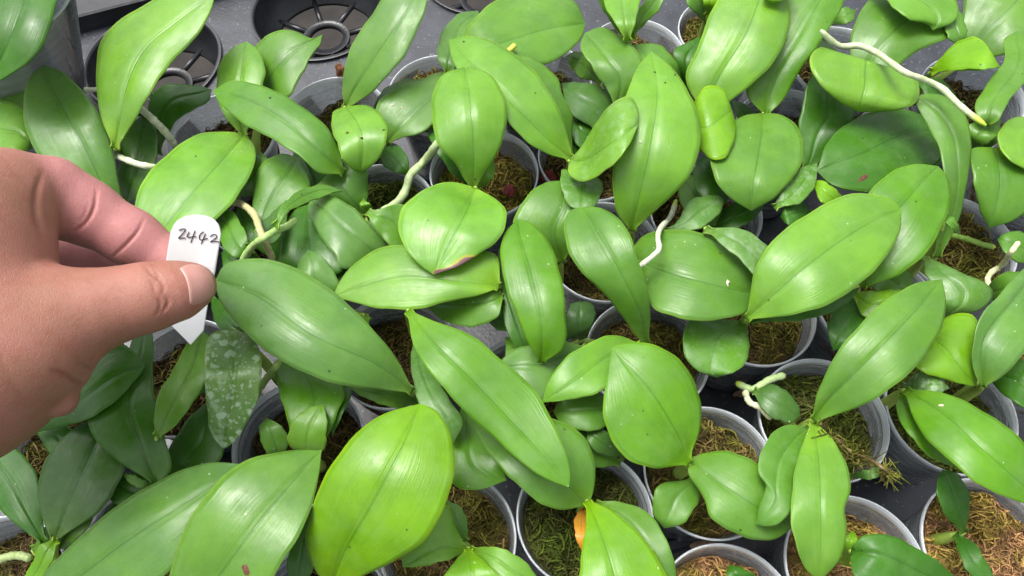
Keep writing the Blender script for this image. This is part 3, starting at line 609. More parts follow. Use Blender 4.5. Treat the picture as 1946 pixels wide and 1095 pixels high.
lf(p, 8, 'D', (1834, 1012), (1790, 892), [(1800, 986), (1785, 950), (1781, 915)], [(1843, 972), (1839, 935), (1820, 900)], z=(6, 22, 22))
lf(p, 7, 'D', (1816, 1014), (1900, 1115), [(1845, 1028), (1872, 1062)], [(1820, 1050), (1850, 1096)], z=(6, 14, 8))
p = plant('dark leaved plant in orange moss at the bottom edge right of the hanging pale leaf', (1620, 1045))
lf(p, 9, 'D', (1617, 1048), (1840, 1125), [(1637, 1021), (1682, 1015), (1742, 1040), (1802, 1085)], [(1620, 1090), (1660, 1130), (1760, 1150)], mid=[(1680, 1055), (1760, 1092)], z=(16, 34, 24))
lf(p, 7, 'Y', (1608, 1075), (1622, 1008), [(1598, 1045), (1606, 1020)], [(1622, 1060), (1630, 1030)])
p = plant('seedling tip just entering the bottom edge left of the hanging pale leaf', (1400, 1120))
lf(p, 5, 'D', (1420, 1130), (1386, 1073), [(1380, 1110), (1380, 1090)], [(1435, 1095), (1412, 1080)])
p = plant('plant with a large flat heart shaped leaf and a puckered glossy leaf in brown moss', (1309, 878))
lf(p, 12, 'S', (1310, 882), (1163, 659), [(1282, 886), (1245, 891), (1200, 878), (1165, 840), (1148, 790), (1152, 718)], [(1314, 860), (1329, 820), (1331, 765), (1316, 714), (1280, 674), (1238, 654), (1192, 652)], mid=[(1290, 830), (1235, 740), (1180, 680)], z=(28, 46, 46), vee=.1, dome=.3, label='large flat heart shaped leaf')
lf(p, 8, 'M', (1306, 874), (1506, 1004), [(1332, 862), (1385, 857), (1436, 880), (1478, 930), (1502, 972)], [(1309, 900), (1335, 945), (1352, 985), (1410, 1018), (1470, 1026)], mid=[(1360, 910), (1440, 965)], z=(24, 34, 26), dome=.6, label='puckered glossy leaf')
lf(p, 6, 'M', (1322, 902), (1262, 1004), [(1300, 912), (1256, 919), (1243, 945), (1241, 978)], [(1330, 935), (1321, 965), (1298, 996)], z=(16, 22, 16), label='small wavy leaf')
p = plant('plant with a bright leaf pointing left, overlapping the large flat heart shaped leaf', (1215, 650))
lf(p, 11, 'L', (1220, 655), (1029, 766), [(1172, 638), (1122, 649), (1075, 680), (1045, 722)], [(1192, 692), (1155, 736), (1100, 756)], mid=[(1160, 675), (1085, 730)], z=(28, 44, 38))
lf(p, 8, 'B', (1115, 660), (940, 700), [(1052, 646), (1002, 655), (965, 673)], [(1070, 740), (1010, 765), (965, 725)], mid=[(1040, 690), (980, 695)], z=(22, 34, 30))
lf(p, 9, 'M', (1175, 770), (1051, 782), [(1120, 742), (1070, 755)], [(1152, 812), (1105, 819), (1066, 805)], z=(22, 32, 26))
lf(p, 4, 'G', (1190, 870), (1112, 815), [(1160, 825), (1135, 815)], [(1150, 865), (1120, 845)])
p = plant('plant with a long saturated green leaf running diagonally down through the lower centre', (778, 598))
lf(p, 12, 'S', (775, 590), (1081, 926), [(828, 610), (900, 640), (962, 692), (1022, 750), (1052, 802), (1076, 862), (1085, 905)], [(785, 650), (820, 710), (870, 770), (930, 825), (990, 876), (1042, 912)], mid=[(810, 635), (900, 725), (1000, 830), (1060, 895)], z=(14, 46, 48), vee=.15, label='long diagonal saturated green leaf')
lf(p, 9, 'B', (788, 625), (862, 842), [(780, 690), (790, 745), (818, 805)], [(815, 690), (852, 755), (880, 800)], z=(14, 32, 28), spots=.35)
lf(p, 6, 'S', (885, 745), (963, 913), [(862, 830), (858, 915), (900, 933)], [(915, 800), (945, 860)], z=(12, 22, 20))
p = plant('plant with a yellow-lime leaf and an orange withered leaf at the bottom centre', (1115, 955))
lf(p, 9, 'M', (1114, 960), (905, 820), [(1124, 945), (1132, 905), (1128, 865), (1100, 822), (1050, 795), (970, 780)], [(1068, 969), (1020, 951), (972, 912), (930, 862)], mid=[(1070, 915), (980, 850)], z=(20, 34, 28))
lf(p, 11, 'Y', (1116, 952), (1170, 1210), [(1112, 1000), (1104, 1060), (1105, 1140)], [(1150, 964), (1200, 1000), (1242, 1052), (1275, 1130)], mid=[(1140, 1010), (1170, 1110)], z=(24, 40, 34), label='yellow-lime leaf')
lf(p, 9, 'M', (1130, 957), (1290, 1160), [(1170, 952), (1221, 969), (1261, 1014), (1286, 1085)], [(1170, 1000), (1230, 1100)], z=(18, 30, 24))
lf(p, 6, 'O', (1112, 960), (1108, 1050), [(1095, 980), (1091, 1005), (1098, 1032)], [(1118, 990), (1120, 1030)], label='orange withered leaf')
p = plant('plant with the biggest rounded lime leaf at the bottom left of centre', (625, 1110))
lf(p, 14, 'Y', (630, 1118), (800, 767), [(600, 1085), (582, 1030), (594, 960), (625, 890), (672, 828), (735, 785)], [(690, 1095), (740, 1072), (802, 1030), (846, 960), (863, 895), (858, 828), (832, 783)], mid=[(650, 1060), (700, 970), (760, 860)], z=(30, 66, 60), dome=.4, vee=.2, label='biggest rounded lime leaf')
lf(p, 12, 'M', (345, 1200), (611, 856), [(318, 1120), (340, 1030), (370, 970), (420, 910), (480, 871), (560, 855)], [(480, 1165), (525, 1090), (568, 1015), (594, 955), (606, 900)], mid=[(420, 1090), (500, 985), (580, 890)], z=(28, 56, 50), vee=.3, label='pointed leaf with a small brown scab')
lf(p, 7, 'D', (555, 1125), (604, 960), [(545, 1060), (570, 1000)], [(592, 1085), (596, 1020)], z=(20, 30, 30))
p = plant('plant with a long grey glossy leaf sweeping along the bottom left', (75, 1075))
lf(p, 10, 'B', (40, 1180), (475, 882), [(72, 1105), (130, 1040), (190, 985), (260, 938), (330, 900), (400, 880)], [(180, 1180), (280, 1120), (370, 1040), (445, 950)], mid=[(120, 1120), (240, 1030), (370, 945)], z=(26, 50, 44), dome=.5, vee=.15, label='long grey glossy leaf')
lf(p, 8, 'Y', (108, 1025), (30, 1120), [(78, 1035), (60, 1070)], [(102, 1060), (70, 1110)], z=(20, 26, 20))
lf(p, 5, 'G', (103, 1030), (205, 792), [(88, 1005), (72, 958), (76, 900), (106, 848), (152, 806)], [(130, 1010), (182, 978), (221, 930), (238, 885), (238, 830)], mid=[(125, 970), (165, 880)], z=(10, 24, 24), spots=.2, label='dull grey-green leaf with dark midrib')
lf(p, 4, 'D', (85, 1032), (-60, 820), [(78, 960), (66, 895), (30, 850)], [(48, 1010), (0, 968), (-50, 900)], z=(8, 20, 20))
rt(p, 6, [(-10, 1068), (15, 1058), (38, 1056), (60, 1062)], 9, col=(.34, .42, .18), green=False)
p = plant('plant with a pale star of three leaves by the brown fibrous moss at the bottom', (890, 1045))
lf(p, 9, 'L', (888, 1046), (765, 1078), [(866, 1000), (850, 960), (790, 970), (760, 1030)], [(858, 1062), (820, 1073), (790, 1077)], mid=[(840, 1040), (800, 1060)], z=(20, 30, 26))
lf(p, 8, 'M', (884, 1030), (850, 950), [(850, 1000), (845, 970)], [(890, 995), (875, 965)], z=(16, 22, 20))
lf(p, 9, 'L', (893, 1045), (1030, 1115), [(935, 1039), (980, 1053), (1012, 1085)], [(920, 1070), (960, 1110)], z=(20, 30, 24))
lf(p, 10, 'Y', (890, 1042), (900, 1170), [(862, 1070), (840, 1110)], [(925, 1068), (955, 1110)], z=(24, 32, 26))
p = plant('small seedling with two short upright leaves in the smoky pot', (585, 862))
lf(p, 11, 'L', (585, 868), (613, 769), [(553, 850), (547, 825), (560, 795), (585, 775)], [(612, 860), (620, 825), (622, 793)], z=(20, 34, 36))
lf(p, 9, 'M', (532, 872), (505, 794), [(508, 862), (494, 835), (494, 810)], [(547, 850), (545, 825), (525, 802)], z=(16, 28, 28), spots=.15)
p = plant('plant with a long pale tongue leaf starting right beside the thumb', (780, 742))
lf(p, 12, 'B', (785, 745), (410, 532), [(760, 692), (722, 641), (672, 590), (612, 536), (542, 501), (472, 491), (425, 506)], [(722, 741), (642, 729), (560, 702), (490, 655), (440, 604), (414, 562)], mid=[(720, 695), (600, 640), (490, 565)], z=(26, 58, 52), dome=.4, label='long pale tongue leaf')
lf(p, 6, 'M', (795, 765), (662, 735), [(760, 735), (710, 728)], [(760, 775), (700, 760)])
p = plant('plant with a mottled water-spotted leaf hanging below the white tag', (505, 690))
lf(p, 11, 'B', (445, 626), (424, 854), [(402, 634), (390, 690), (391, 760), (400, 820)], [(480, 640), (496, 690), (489, 760), (466, 810), (442, 842)], mid=[(443, 700), (436, 790)], z=(34, 44, 30), spots=1.0, label='mottled leaf with chalky water spots')
rt(p, 8, [(534, 684), (510, 715), (490, 745), (462, 800), (450, 822)], 8, col=(.30, .46, .12), green=False)
lf(p, 6, 'D', (400, 555), (470, 645), [(440, 590), (465, 615)], [(405, 600), (435, 640)])
lf(p, 7, 'S', (575, 660), (600, 860), [(524, 700), (540, 770), (560, 840)], [(655, 735), (640, 790), (615, 840)], z=(14, 26, 20))
lf(p, 5, 'D', (600, 700), (632, 830), [(620, 740)], [(665, 735), (650, 790)])
p = plant('plant with a small pointed leaf tip peeking above the long pale tongue leaf', (600, 560))
lf(p, 9, 'B', (605, 575), (586, 474), [(560, 550), (565, 505)], [(645, 545), (620, 495)], z=(22, 32, 32))
p = plant('plant with a grey-green blunt leaf and a thin arched leaf left of the scorched leaf', (700, 495))
lf(p, 8, 'B', (735, 505), (590, 374), [(650, 508), (638, 488), (604, 443), (585, 402)], [(735, 462), (715, 443), (680, 404), (630, 371)], mid=[(700, 470), (640, 420)], z=(18, 34, 32))
lf(p, 5, 'D', (565, 540), (592, 385), [(528, 500), (538, 440), (560, 400)], [(650, 515), (620, 440)], z=(10, 22, 22))
lf(p, 7, 'M', (695, 410), (655, 302), [(645, 395), (598, 365), (618, 335)], [(698, 370), (698, 325)], z=(14, 28, 30))
lf(p, 10, 'M', (522, 432), (651, 362), [(532, 396), (568, 364), (610, 350)], [(550, 404), (582, 385), (622, 370)], z=(24, 36, 32), vee=.5)
lf(p, 4, 'M', (490, 445), (570, 300), [(480, 380), (500, 310), (535, 292)], [(545, 400), (590, 350)], z=(8, 20, 20))
lf(p, 6, 'G', (470, 470), (545, 380), [(490, 430), (520, 400)], [(520, 460), (545, 420)])
rt(p, 6.5, [(405, 372), (434, 381), (462, 390), (483, 408), (495, 440), (508, 470), (520, 495)], 8, col=(.46, .42, .22), green=False, label='tan arching root')
rt(p, 9.5, [(452, 512), (463, 492), (480, 468), (505, 450), (530, 436), (546, 430), (565, 416)], 8, col=(.36, .52, .18), green=False)
p = plant('dark leaves in the gap just right of the white tag', (470, 470))
lf(p, 4, 'M', (480, 480), (408, 402), [(450, 410), (425, 396)], [(445, 490), (412, 440)])
lf(p, 3, 'D', (520, 520), (420, 480), [(480, 480), (440, 465)], [(480, 540), (430, 520)])
p = plant('plant with a wide yellowish leaf lying sideways under the scorched leaf', (945, 545))
lf(p, 10, 'L', (950, 545), (631, 566), [(942, 484), (880, 476), (800, 470), (737, 467), (690, 489), (650, 529)], [(918, 559), (860, 573), (790, 586), (720, 585), (655, 571)], mid=[(870, 535), (770, 525), (680, 548)], z=(26, 42, 38), dome=.4)
lf(p, 7, 'M', (955, 560), (798, 575), [(900, 540), (830, 550)], [(945, 603), (900, 619), (850, 613)], z=(16, 26, 22))
lf(p, 9, 'M', (698, 402), (800, 485), [(770, 392), (780, 440)], [(705, 425), (728, 452), (770, 482)], z=(22, 32, 28), spots=.3)
lf(p, 8, 'L', (697, 410), (690, 376), [(684, 395)], [(706, 395)])
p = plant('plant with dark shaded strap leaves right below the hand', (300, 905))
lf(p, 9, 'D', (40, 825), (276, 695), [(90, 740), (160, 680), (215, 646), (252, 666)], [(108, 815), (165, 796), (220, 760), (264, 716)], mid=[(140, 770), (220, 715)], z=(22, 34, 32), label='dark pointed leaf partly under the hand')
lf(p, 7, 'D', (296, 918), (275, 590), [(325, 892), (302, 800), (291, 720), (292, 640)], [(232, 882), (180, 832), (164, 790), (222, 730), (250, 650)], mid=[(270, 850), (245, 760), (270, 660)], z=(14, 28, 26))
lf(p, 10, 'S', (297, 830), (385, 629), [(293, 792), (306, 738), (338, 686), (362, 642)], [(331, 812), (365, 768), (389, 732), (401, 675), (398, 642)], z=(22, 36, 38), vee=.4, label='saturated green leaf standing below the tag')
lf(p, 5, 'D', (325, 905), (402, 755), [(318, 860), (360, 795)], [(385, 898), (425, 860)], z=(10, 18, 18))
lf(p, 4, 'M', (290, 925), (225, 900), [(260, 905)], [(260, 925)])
p = plant('tight fan of three narrow leaves at the top edge beside the mottled moss pot', (1195, 72))
lf(p, 6, 'S', (1190, 75), (1120, -60), [(1160, 40), (1132, -10)], [(1180, 30), (1150, -40)], z=(10, 30, 40))
lf(p, 6, 'S', (1200, 72), (1275, -50), [(1208, 35), (1235, -10)], [(1222, 50), (1262, 0)], z=(10, 30, 40))
lf(p, 8, 'L', (1193, 78), (1190, -80), [(1172, 50), (1148, 0), (1140, -50)], [(1203, 55), (1216, 0), (1228, -50)], z=(14, 40, 50))
p = plant('plant with dark leaf bases at the top edge beside the mottled moss pot', (1345, 30))
lf(p, 6, 'M', (1345, 45), (1300, -60), [(1320, 25), (1300, -10)], [(1350, 0), (1340, -50)])
lf(p, 7, 'Y', (1345, 30), (1355, -50), [(1336, 0), (1335, -30)], [(1362, 10), (1370, -30)])


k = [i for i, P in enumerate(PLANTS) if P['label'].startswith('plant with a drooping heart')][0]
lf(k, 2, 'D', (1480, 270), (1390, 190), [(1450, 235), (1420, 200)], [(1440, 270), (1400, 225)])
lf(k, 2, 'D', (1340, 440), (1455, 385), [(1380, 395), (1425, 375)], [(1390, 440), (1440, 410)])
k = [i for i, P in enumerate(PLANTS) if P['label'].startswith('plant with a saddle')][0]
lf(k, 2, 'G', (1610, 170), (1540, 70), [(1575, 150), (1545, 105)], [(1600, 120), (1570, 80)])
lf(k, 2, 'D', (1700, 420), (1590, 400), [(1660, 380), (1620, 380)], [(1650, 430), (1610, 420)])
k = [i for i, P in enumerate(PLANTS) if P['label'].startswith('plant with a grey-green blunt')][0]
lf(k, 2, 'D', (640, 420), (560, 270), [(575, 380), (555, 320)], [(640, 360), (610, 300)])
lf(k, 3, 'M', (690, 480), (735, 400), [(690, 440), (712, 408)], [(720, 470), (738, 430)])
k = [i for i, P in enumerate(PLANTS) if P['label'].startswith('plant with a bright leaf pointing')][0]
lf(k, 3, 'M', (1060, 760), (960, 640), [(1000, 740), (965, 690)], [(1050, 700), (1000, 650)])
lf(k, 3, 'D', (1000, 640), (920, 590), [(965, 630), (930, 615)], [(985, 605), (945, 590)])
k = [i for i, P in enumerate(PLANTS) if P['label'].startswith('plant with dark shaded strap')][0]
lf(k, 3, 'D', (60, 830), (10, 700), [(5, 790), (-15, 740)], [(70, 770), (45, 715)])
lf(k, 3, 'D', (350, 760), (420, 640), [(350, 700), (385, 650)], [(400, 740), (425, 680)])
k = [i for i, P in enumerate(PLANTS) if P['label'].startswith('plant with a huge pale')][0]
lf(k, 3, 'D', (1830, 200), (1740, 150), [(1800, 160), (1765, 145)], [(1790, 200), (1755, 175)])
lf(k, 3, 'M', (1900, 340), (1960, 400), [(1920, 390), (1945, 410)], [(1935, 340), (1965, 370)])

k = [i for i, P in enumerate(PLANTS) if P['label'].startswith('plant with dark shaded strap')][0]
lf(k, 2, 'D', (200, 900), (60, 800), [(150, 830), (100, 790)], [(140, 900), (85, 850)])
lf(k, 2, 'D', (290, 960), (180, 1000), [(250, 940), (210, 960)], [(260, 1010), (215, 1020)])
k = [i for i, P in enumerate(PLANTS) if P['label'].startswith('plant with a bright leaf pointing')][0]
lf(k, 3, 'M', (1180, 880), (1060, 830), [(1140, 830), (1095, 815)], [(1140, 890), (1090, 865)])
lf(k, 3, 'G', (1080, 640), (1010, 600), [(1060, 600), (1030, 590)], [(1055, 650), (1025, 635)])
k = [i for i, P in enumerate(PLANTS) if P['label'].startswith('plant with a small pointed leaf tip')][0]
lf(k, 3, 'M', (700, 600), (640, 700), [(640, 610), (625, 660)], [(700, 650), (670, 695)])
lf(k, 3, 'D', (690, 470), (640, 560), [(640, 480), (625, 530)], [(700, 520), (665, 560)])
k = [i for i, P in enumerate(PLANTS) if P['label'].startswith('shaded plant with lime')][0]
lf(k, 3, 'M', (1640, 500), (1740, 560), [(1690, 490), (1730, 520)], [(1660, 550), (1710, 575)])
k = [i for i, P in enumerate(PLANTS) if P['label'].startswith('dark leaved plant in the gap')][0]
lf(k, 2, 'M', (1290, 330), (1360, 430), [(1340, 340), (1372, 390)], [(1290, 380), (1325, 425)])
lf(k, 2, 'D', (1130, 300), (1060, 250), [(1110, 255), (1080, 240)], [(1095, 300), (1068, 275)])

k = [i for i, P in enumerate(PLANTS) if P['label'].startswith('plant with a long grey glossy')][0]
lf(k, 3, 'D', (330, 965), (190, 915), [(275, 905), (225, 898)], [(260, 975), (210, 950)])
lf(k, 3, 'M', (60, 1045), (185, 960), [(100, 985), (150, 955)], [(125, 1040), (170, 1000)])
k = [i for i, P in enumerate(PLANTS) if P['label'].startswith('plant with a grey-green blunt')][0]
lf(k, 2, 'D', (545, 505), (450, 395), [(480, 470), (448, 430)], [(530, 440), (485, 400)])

NU, NV = 40, 18
def cells(X, Y):
    return np.clip(((Y - GY0) / CELL).astype(int), 0, GH - 1), np.clip(((X - GX0) / CELL).astype(int), 0, GW - 1)
def rasterize(X, Y, Z):
    # upsample the grid so that no cell is skipped
    k = 5
    def up(M):
        a = np.linspace(0, M.shape[0] - 1, (M.shape[0] - 1) * k + 1); i = np.minimum(a.astype(int), M.shape[0] - 2); t = (a - i)[:, None]
        M = M[i] * (1 - t) + M[i + 1] * t
        a = np.linspace(0, M.shape[1] - 1, (M.shape[1] - 1) * k + 1); i = np.minimum(a.astype(int), M.shape[1] - 2); t = (a - i)[None]
        return M[:, i] * (1 - t) + M[:, i + 1] * t
    r, c = cells(up(X), up(Y)); np.maximum.at(ZB, (r, c), up(Z))
def build_plants():
    for P in PLANTS:
        c = at(P['crown'][0], P['crown'][1], 0.012)
        P['root'] = tag(empty('orchid_plant', (c[0], c[1], -0.012)), P['label'], 'orchid plant', 'young orchid plants in the pots')
    for kind, order, _, pi, d in sorted(QUEUE, key=lambda q: (q[1], q[2])):
        P = PLANTS[pi]; rs = np.random.default_rng(int(abs(d['pts'][0][0] if kind == 'root' else d['base'][0] * 31 + d['base'][1]) * 13 + order * 7) % 99991)
        if kind == 'leaf':
            ph0 = rs.random(6) * 6.28
            u = np.linspace(0, 1, NU); u = 0.5 * u + 0.5 * (0.5 - 0.5 * np.cos(np.pi * u))
            A = crom([d['base'], *d['A'], d['tip']], 401); B = crom([d['base'], *d['B'], d['tip']], 401)
            q = u * 400; f = np.floor(q).astype(int).clip(0, 399); t = (q - f)[:, None]
            A = A[f] * (1 - t) + A[f + 1] * t; B = B[f] * (1 - t) + B[f + 1] * t
            if d['mid']:
                M = crom([d['base'], *d['mid'], d['tip']], 401); M = M[f] * (1 - t) + M[f + 1] * t
            else: M = (A + B) / 2
            v = np.linspace(-1, 1, NV + 1)
            v = np.sign(v) * np.abs(v) ** 1.0
            va = np.abs(v)[None, :, None]
            E = np.where((v < 0)[None, :, None], A[:, None], B[:, None])
            wob = (1.3 * np.sin(9 * u[:, None] + ph0[None, :2]) + 1.0 * np.sin(21 * u[:, None] + ph0[None, 2:4]) + .6 * np.sin(43 * u[:, None] + ph0[None, 1:3])) * np.sin(np.pi * u)[:, None] ** .5
            out_ = (A - B) / (np.linalg.norm(A - B, axis=1)[:, None] + 1e-6)
            E = E + np.where((v < 0)[None, :, None], (out_ * wob[:, :1])[:, None], (-out_ * wob[:, 1:])[:, None])
            dirb = out_[min(6, NU - 1)]; wmin = 8 * np.clip(1 - u / .12, 0, 1)
            for sgn, msk in ((1, v < 0), (-1, v >= 0)):
                dd_ = E[:, msk] - M[:, None]; ln = np.linalg.norm(dd_, axis=2); low = ln < wmin[:, None]
                E[:, msk] = np.where(low[..., None], M[:, None] + sgn * dirb * wmin[:, None, None], E[:, msk])
            XY = M[:, None] * (1 - va) + E * va
            X, Y = XY[..., 0], XY[..., 1]
            o = d['o']; zz = d['z'] or (5 + o * 1.2, 13 + o * 3.2, 11 + o * 3.0)
            zb, zm, zt = [k / 1000 for k in zz]
            prof = zb * (1 - u) * (1 - 2 * u) + zm * 4 * u * (1 - u) + zt * u * (2 * u - 1)
            hw = np.linalg.norm(A - B, axis=1) / 2 * DIST * .85 / FPX
            cross = hw[:, None] * (.30 * d['vee'] * np.abs(v) - .45 * d['dome'] * v ** 2 + d['twist'] * v)[None] - 0.0005 * np.exp(-(v / .06) ** 2)[None] * np.minimum(1, hw / .006)[:, None]
            ph = rs.random(4) * 6.28
            ripple = 0.0007 * np.sin(7 * u + ph[0])[:, None] * v[None] + 0.0006 * np.sin(11 * u + ph[1])[:, None] * (v ** 2)[None] + .0005 * np.sin(5 * u + ph[2])[:, None] * np.sin(3 * v + ph[3])[None]
            cross = cross + .0016 * (np.clip(1 - u / .14, 0, 1)[:, None] * (v ** 2)[None])
            Z = prof[:, None] + cross + ripple * np.minimum(1, hw / .008)[:, None]
            r, c = cells(X, Y); need = (ZB[r, c] + 0.0022 - Z).max(1); need = np.maximum(need, 0)
            ker = np.exp(-((u[:, None] - u[None]) / .42) ** 2); lift = (ker * need[None]).max(1)
            ker2 = np.exp(-((u[:, None] - u[None]) / .15) ** 2); ker2 /= ker2.sum(1, keepdims=True); lift = ker2 @ lift
            lift = lift + max(0, (need - lift).max())
            Z = Z + lift[:, None]
            rasterize(X, Y, Z)
            V = at(X, Y, Z).reshape(-1, 3); F = []
            n = NV + 1
            for i in range(NU - 1):
                for j in range(NV): F.append((i*n+j, i*n+j+1, (i+1)*n+j+1, (i+1)*n+j))
            a_, b_, c_ = V[F[len(F)//2][0]], V[F[len(F)//2][1]], V[F[len(F)//2][2]]
            if np.cross(b_ - a_, c_ - a_)[2] < 0: F = [f_[::-1] for f_ in F]
            UV = np.stack([np.repeat(u, n), np.tile(v * .5 + .5, NU)], 1)
            ob = mesh_obj('leaf', V, F, LEAF, P['root'], UV)
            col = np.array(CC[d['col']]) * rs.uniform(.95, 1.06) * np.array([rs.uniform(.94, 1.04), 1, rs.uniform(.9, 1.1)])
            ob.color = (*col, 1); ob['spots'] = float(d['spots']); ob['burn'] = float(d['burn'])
            if d['label']: ob['label'] = d['label']
            m = ob.modifiers.new('thickness', 'SOLIDIFY'); m.thickness = 0.0007; m.offset = -1; m.use_even_offset = False
            P['bases'].append(at(d['base'][0], d['base'][1], Z[0].min() - .0012))
        else:
            C = crom(d['pts'], 40); r, c = cells(C[:, 0], C[:, 1])
            z = np.full(40, -1.0)
            for dr in (-1, 0, 1):
                for dc in (-1, 0, 1): z = np.maximum(z, ZB[np.clip(r+dr, 0, GH-1), np.clip(c+dc, 0, GW-1)])
            u = np.linspace(0, 1, 40); ker = np.exp(-((u[:, None] - u[None]) / .12) ** 2); ker /= ker.sum(1, keepdims=True)
            zs = np.maximum(z, (ker @ z)); zs = ker @ zs; zs += max(0, (z - zs).max()) + d['lift']
            rad = np.array([.86 * d['r'] * depth_at(a, b, k) / FPX for (a, b), k in zip(C, zs)])
            W = at(C[:, 0], C[:, 1], zs + rad * .6)
            rad = rad * (1 + .10 * np.sin(u * 37 + pi) * np.sin(u * 11) + .05 * np.sin(u * 90 + pi)); rad[0] *= .5; rad[1] *= .85; rad[-1] *= .35; rad[-2] *= .7; rad[-3] *= .9
            V, F = tube(W, rad, 12)
            UV = np.stack([np.repeat(u if d['green'] else u * .8, 12), np.tile(np.arange(12) / 12, 40)], 1)
            ob = mesh_obj('aerial_root', V, F, ROOT, P['root'], UV); ob.color = (*d['col'], 1)
            if d['label']: ob['label'] = d['label']
            np.maximum.at(ZB, (r, c), zs + rad)
    for P in PLANTS:                                   # short stem from the moss up to the leaf bases
        if not P['bases']: continue
        c0 = np.array(P['root'].location); V = []; F = []
        for b in P['bases']:
            if np.linalg.norm((b - c0)[:2]) > .035: continue
            P0 = np.array([c0[0], c0[1], c0[2]]); P1 = c0 + (b - c0) * np.array([.35, .35, .6]); pts = crom([P0, P1, b], 8)
            tube(pts, np.array([.0030, .0028, .0026, .0024, .0021, .0018, .0014, .0006]), 8, V, F)
        if V:
            s = mesh_obj('stem', V, F, ROOT, P['root'], np.zeros((len(V), 2)) + .5); s.color = (.30, .42, .07, 1)
build_plants()
def moss_tuft():
    P = [p for p in PLANTS if 'large matte leaf' in p['label']][0]['root']; rs = np.random.default_rng(8); V = []; F = []
    C = crom([(1556, 800), (1590, 835), (1620, 860), (1655, 878), (1700, 908)], 60)
    for k in range(300):
        t = rs.integers(4, 44) if k < 240 else rs.integers(50, 60); x, y = C[t] + rs.normal(0, 7 if t < 44 else 3.5, 2)
        z = ZB[cells(np.array([C[t][0]]), np.array([C[t][1]]))][0] - .001
        p = at(x, y, z); d = rs.normal(0, 1, 3); d /= np.linalg.norm(d); L = rs.uniform(.002, .0055); e = rs.normal(0, .5, 3)
        tube([p, p + d * L * .5, p + (d + e) * L], [.0004, .0003, .00015], 5, V, F)
    o = mesh_obj('moss_tuft', V, F, MOSS, P); o.color = (.15, .15, .035, 1)
moss_tuft()
SCAB = simple_material('brown_scab', (0.10, 0.04, 0.02), .8, .5, 500, .5)
BLACKS = simple_material('black_speck', (0.012, 0.012, 0.008), .6, .3, 500, 0)
PALE = simple_material('pale_scar', (0.55, 0.52, 0.36), .7, .3, 500, .3)
def speck(plant_word, x, y, L, Wd, rot, mat, name):
    P = [p for p in PLANTS if plant_word in p['label']][0]['root']
    z0 = ZB[cells(np.array([y * 0 + x], float), np.array([y], float))][0]
    zx = ZB[cells(np.array([x + 8.]), np.array([float(y)]))][0]; zy = ZB[cells(np.array([float(x)]), np.array([y + 8.]))][0]
    c = at(x, y, z0 + .0001); ex = at(x + 8, y, zx + .0001) - c; ey = at(x, y + 8, zy + .0001) - c
    n = np.cross(ex, ey); n /= np.linalg.norm(n); n = n if n[2] > 0 else -n
    a = ex / np.linalg.norm(ex); b = np.cross(n, a); ca, sa = math.cos(rot), math.sin(rot); a, b = a * ca + b * sa, b * ca - a * sa
    V = [c + n * .0004]; F = []; m = 12; rs = np.random.default_rng(int(x))
    for ring, h in ((.55, .0003), (1, -.0003)):
        for j in range(m):
            t = 2 * math.pi * j / m; k = ring * rs.uniform(.75, 1.2)
            V.append(c + a * math.cos(t) * L * k + b * math.sin(t) * Wd * k + n * h)
    for j in range(m):
        F.append((0, 1 + j, 1 + (j + 1) % m)); F.append((1 + j, 1 + m + j, 1 + m + (j + 1) % m, 1 + (j + 1) % m))
    mesh_obj(name, V, F, mat, P)
speck('saddle shaped', 1641, 338, .0042, .0014, .5, SCAB, 'scab')
speck('biggest rounded', 467, 1083, .0024, .0013, -1.1, SCAB, 'scab')
speck('tiny hole', 1384, 538, .0016, .0011, 1.2, PALE, 'scar'); speck('tiny hole', 1385, 539, .0007, .0005, 1.2, BLACKS, 'hole')
for x, y in ((1244, 137), (1283, 142), (1288, 138), (1264, 157)): speck('largest glossy', x, y, .0006, .0004, x, BLACKS, 'speck')
speck('largest glossy', 1217, 270, .0009, .0004, -1, PALE, 'white_fleck')
speck('long glossy slanting', 881, 79, .0006, .0005, 0, BLACKS, 'speck'); speck('purple scorched', 903, 341, .0006, .0003, 1, BLACKS, 'speck')
speck('long glossy slanting', 1017, 177, .0006, .0003, 1, BLACKS, 'speck')
speck('broad smooth pale', 513, 186, .0008, .0006, 0, BLACKS, 'speck'); speck('broad smooth pale', 372, 297, .0005, .0003, 0, BLACKS, 'speck')
for x, y in ((660, 252), (687, 262), (729, 247)): speck('small lime heart', x, y, .0009, .0004, .2, SCAB, 'speck')
speck('bright lime', 1861, 630, .0008, .0006, 0, BLACKS, 'speck') if any('bright lime' in p['label'] for p in PLANTS) else None
speck('lower right corner', 1788, 770, .0012, .0005, .2, PALE, 'white_fleck')
speck('grey-green oval', 745, 200, .0009, .0005, .3, PALE, 'white_fleck'); speck('grey-green oval', 763, 205, .0009, .0005, .3, PALE, 'white_fleck')

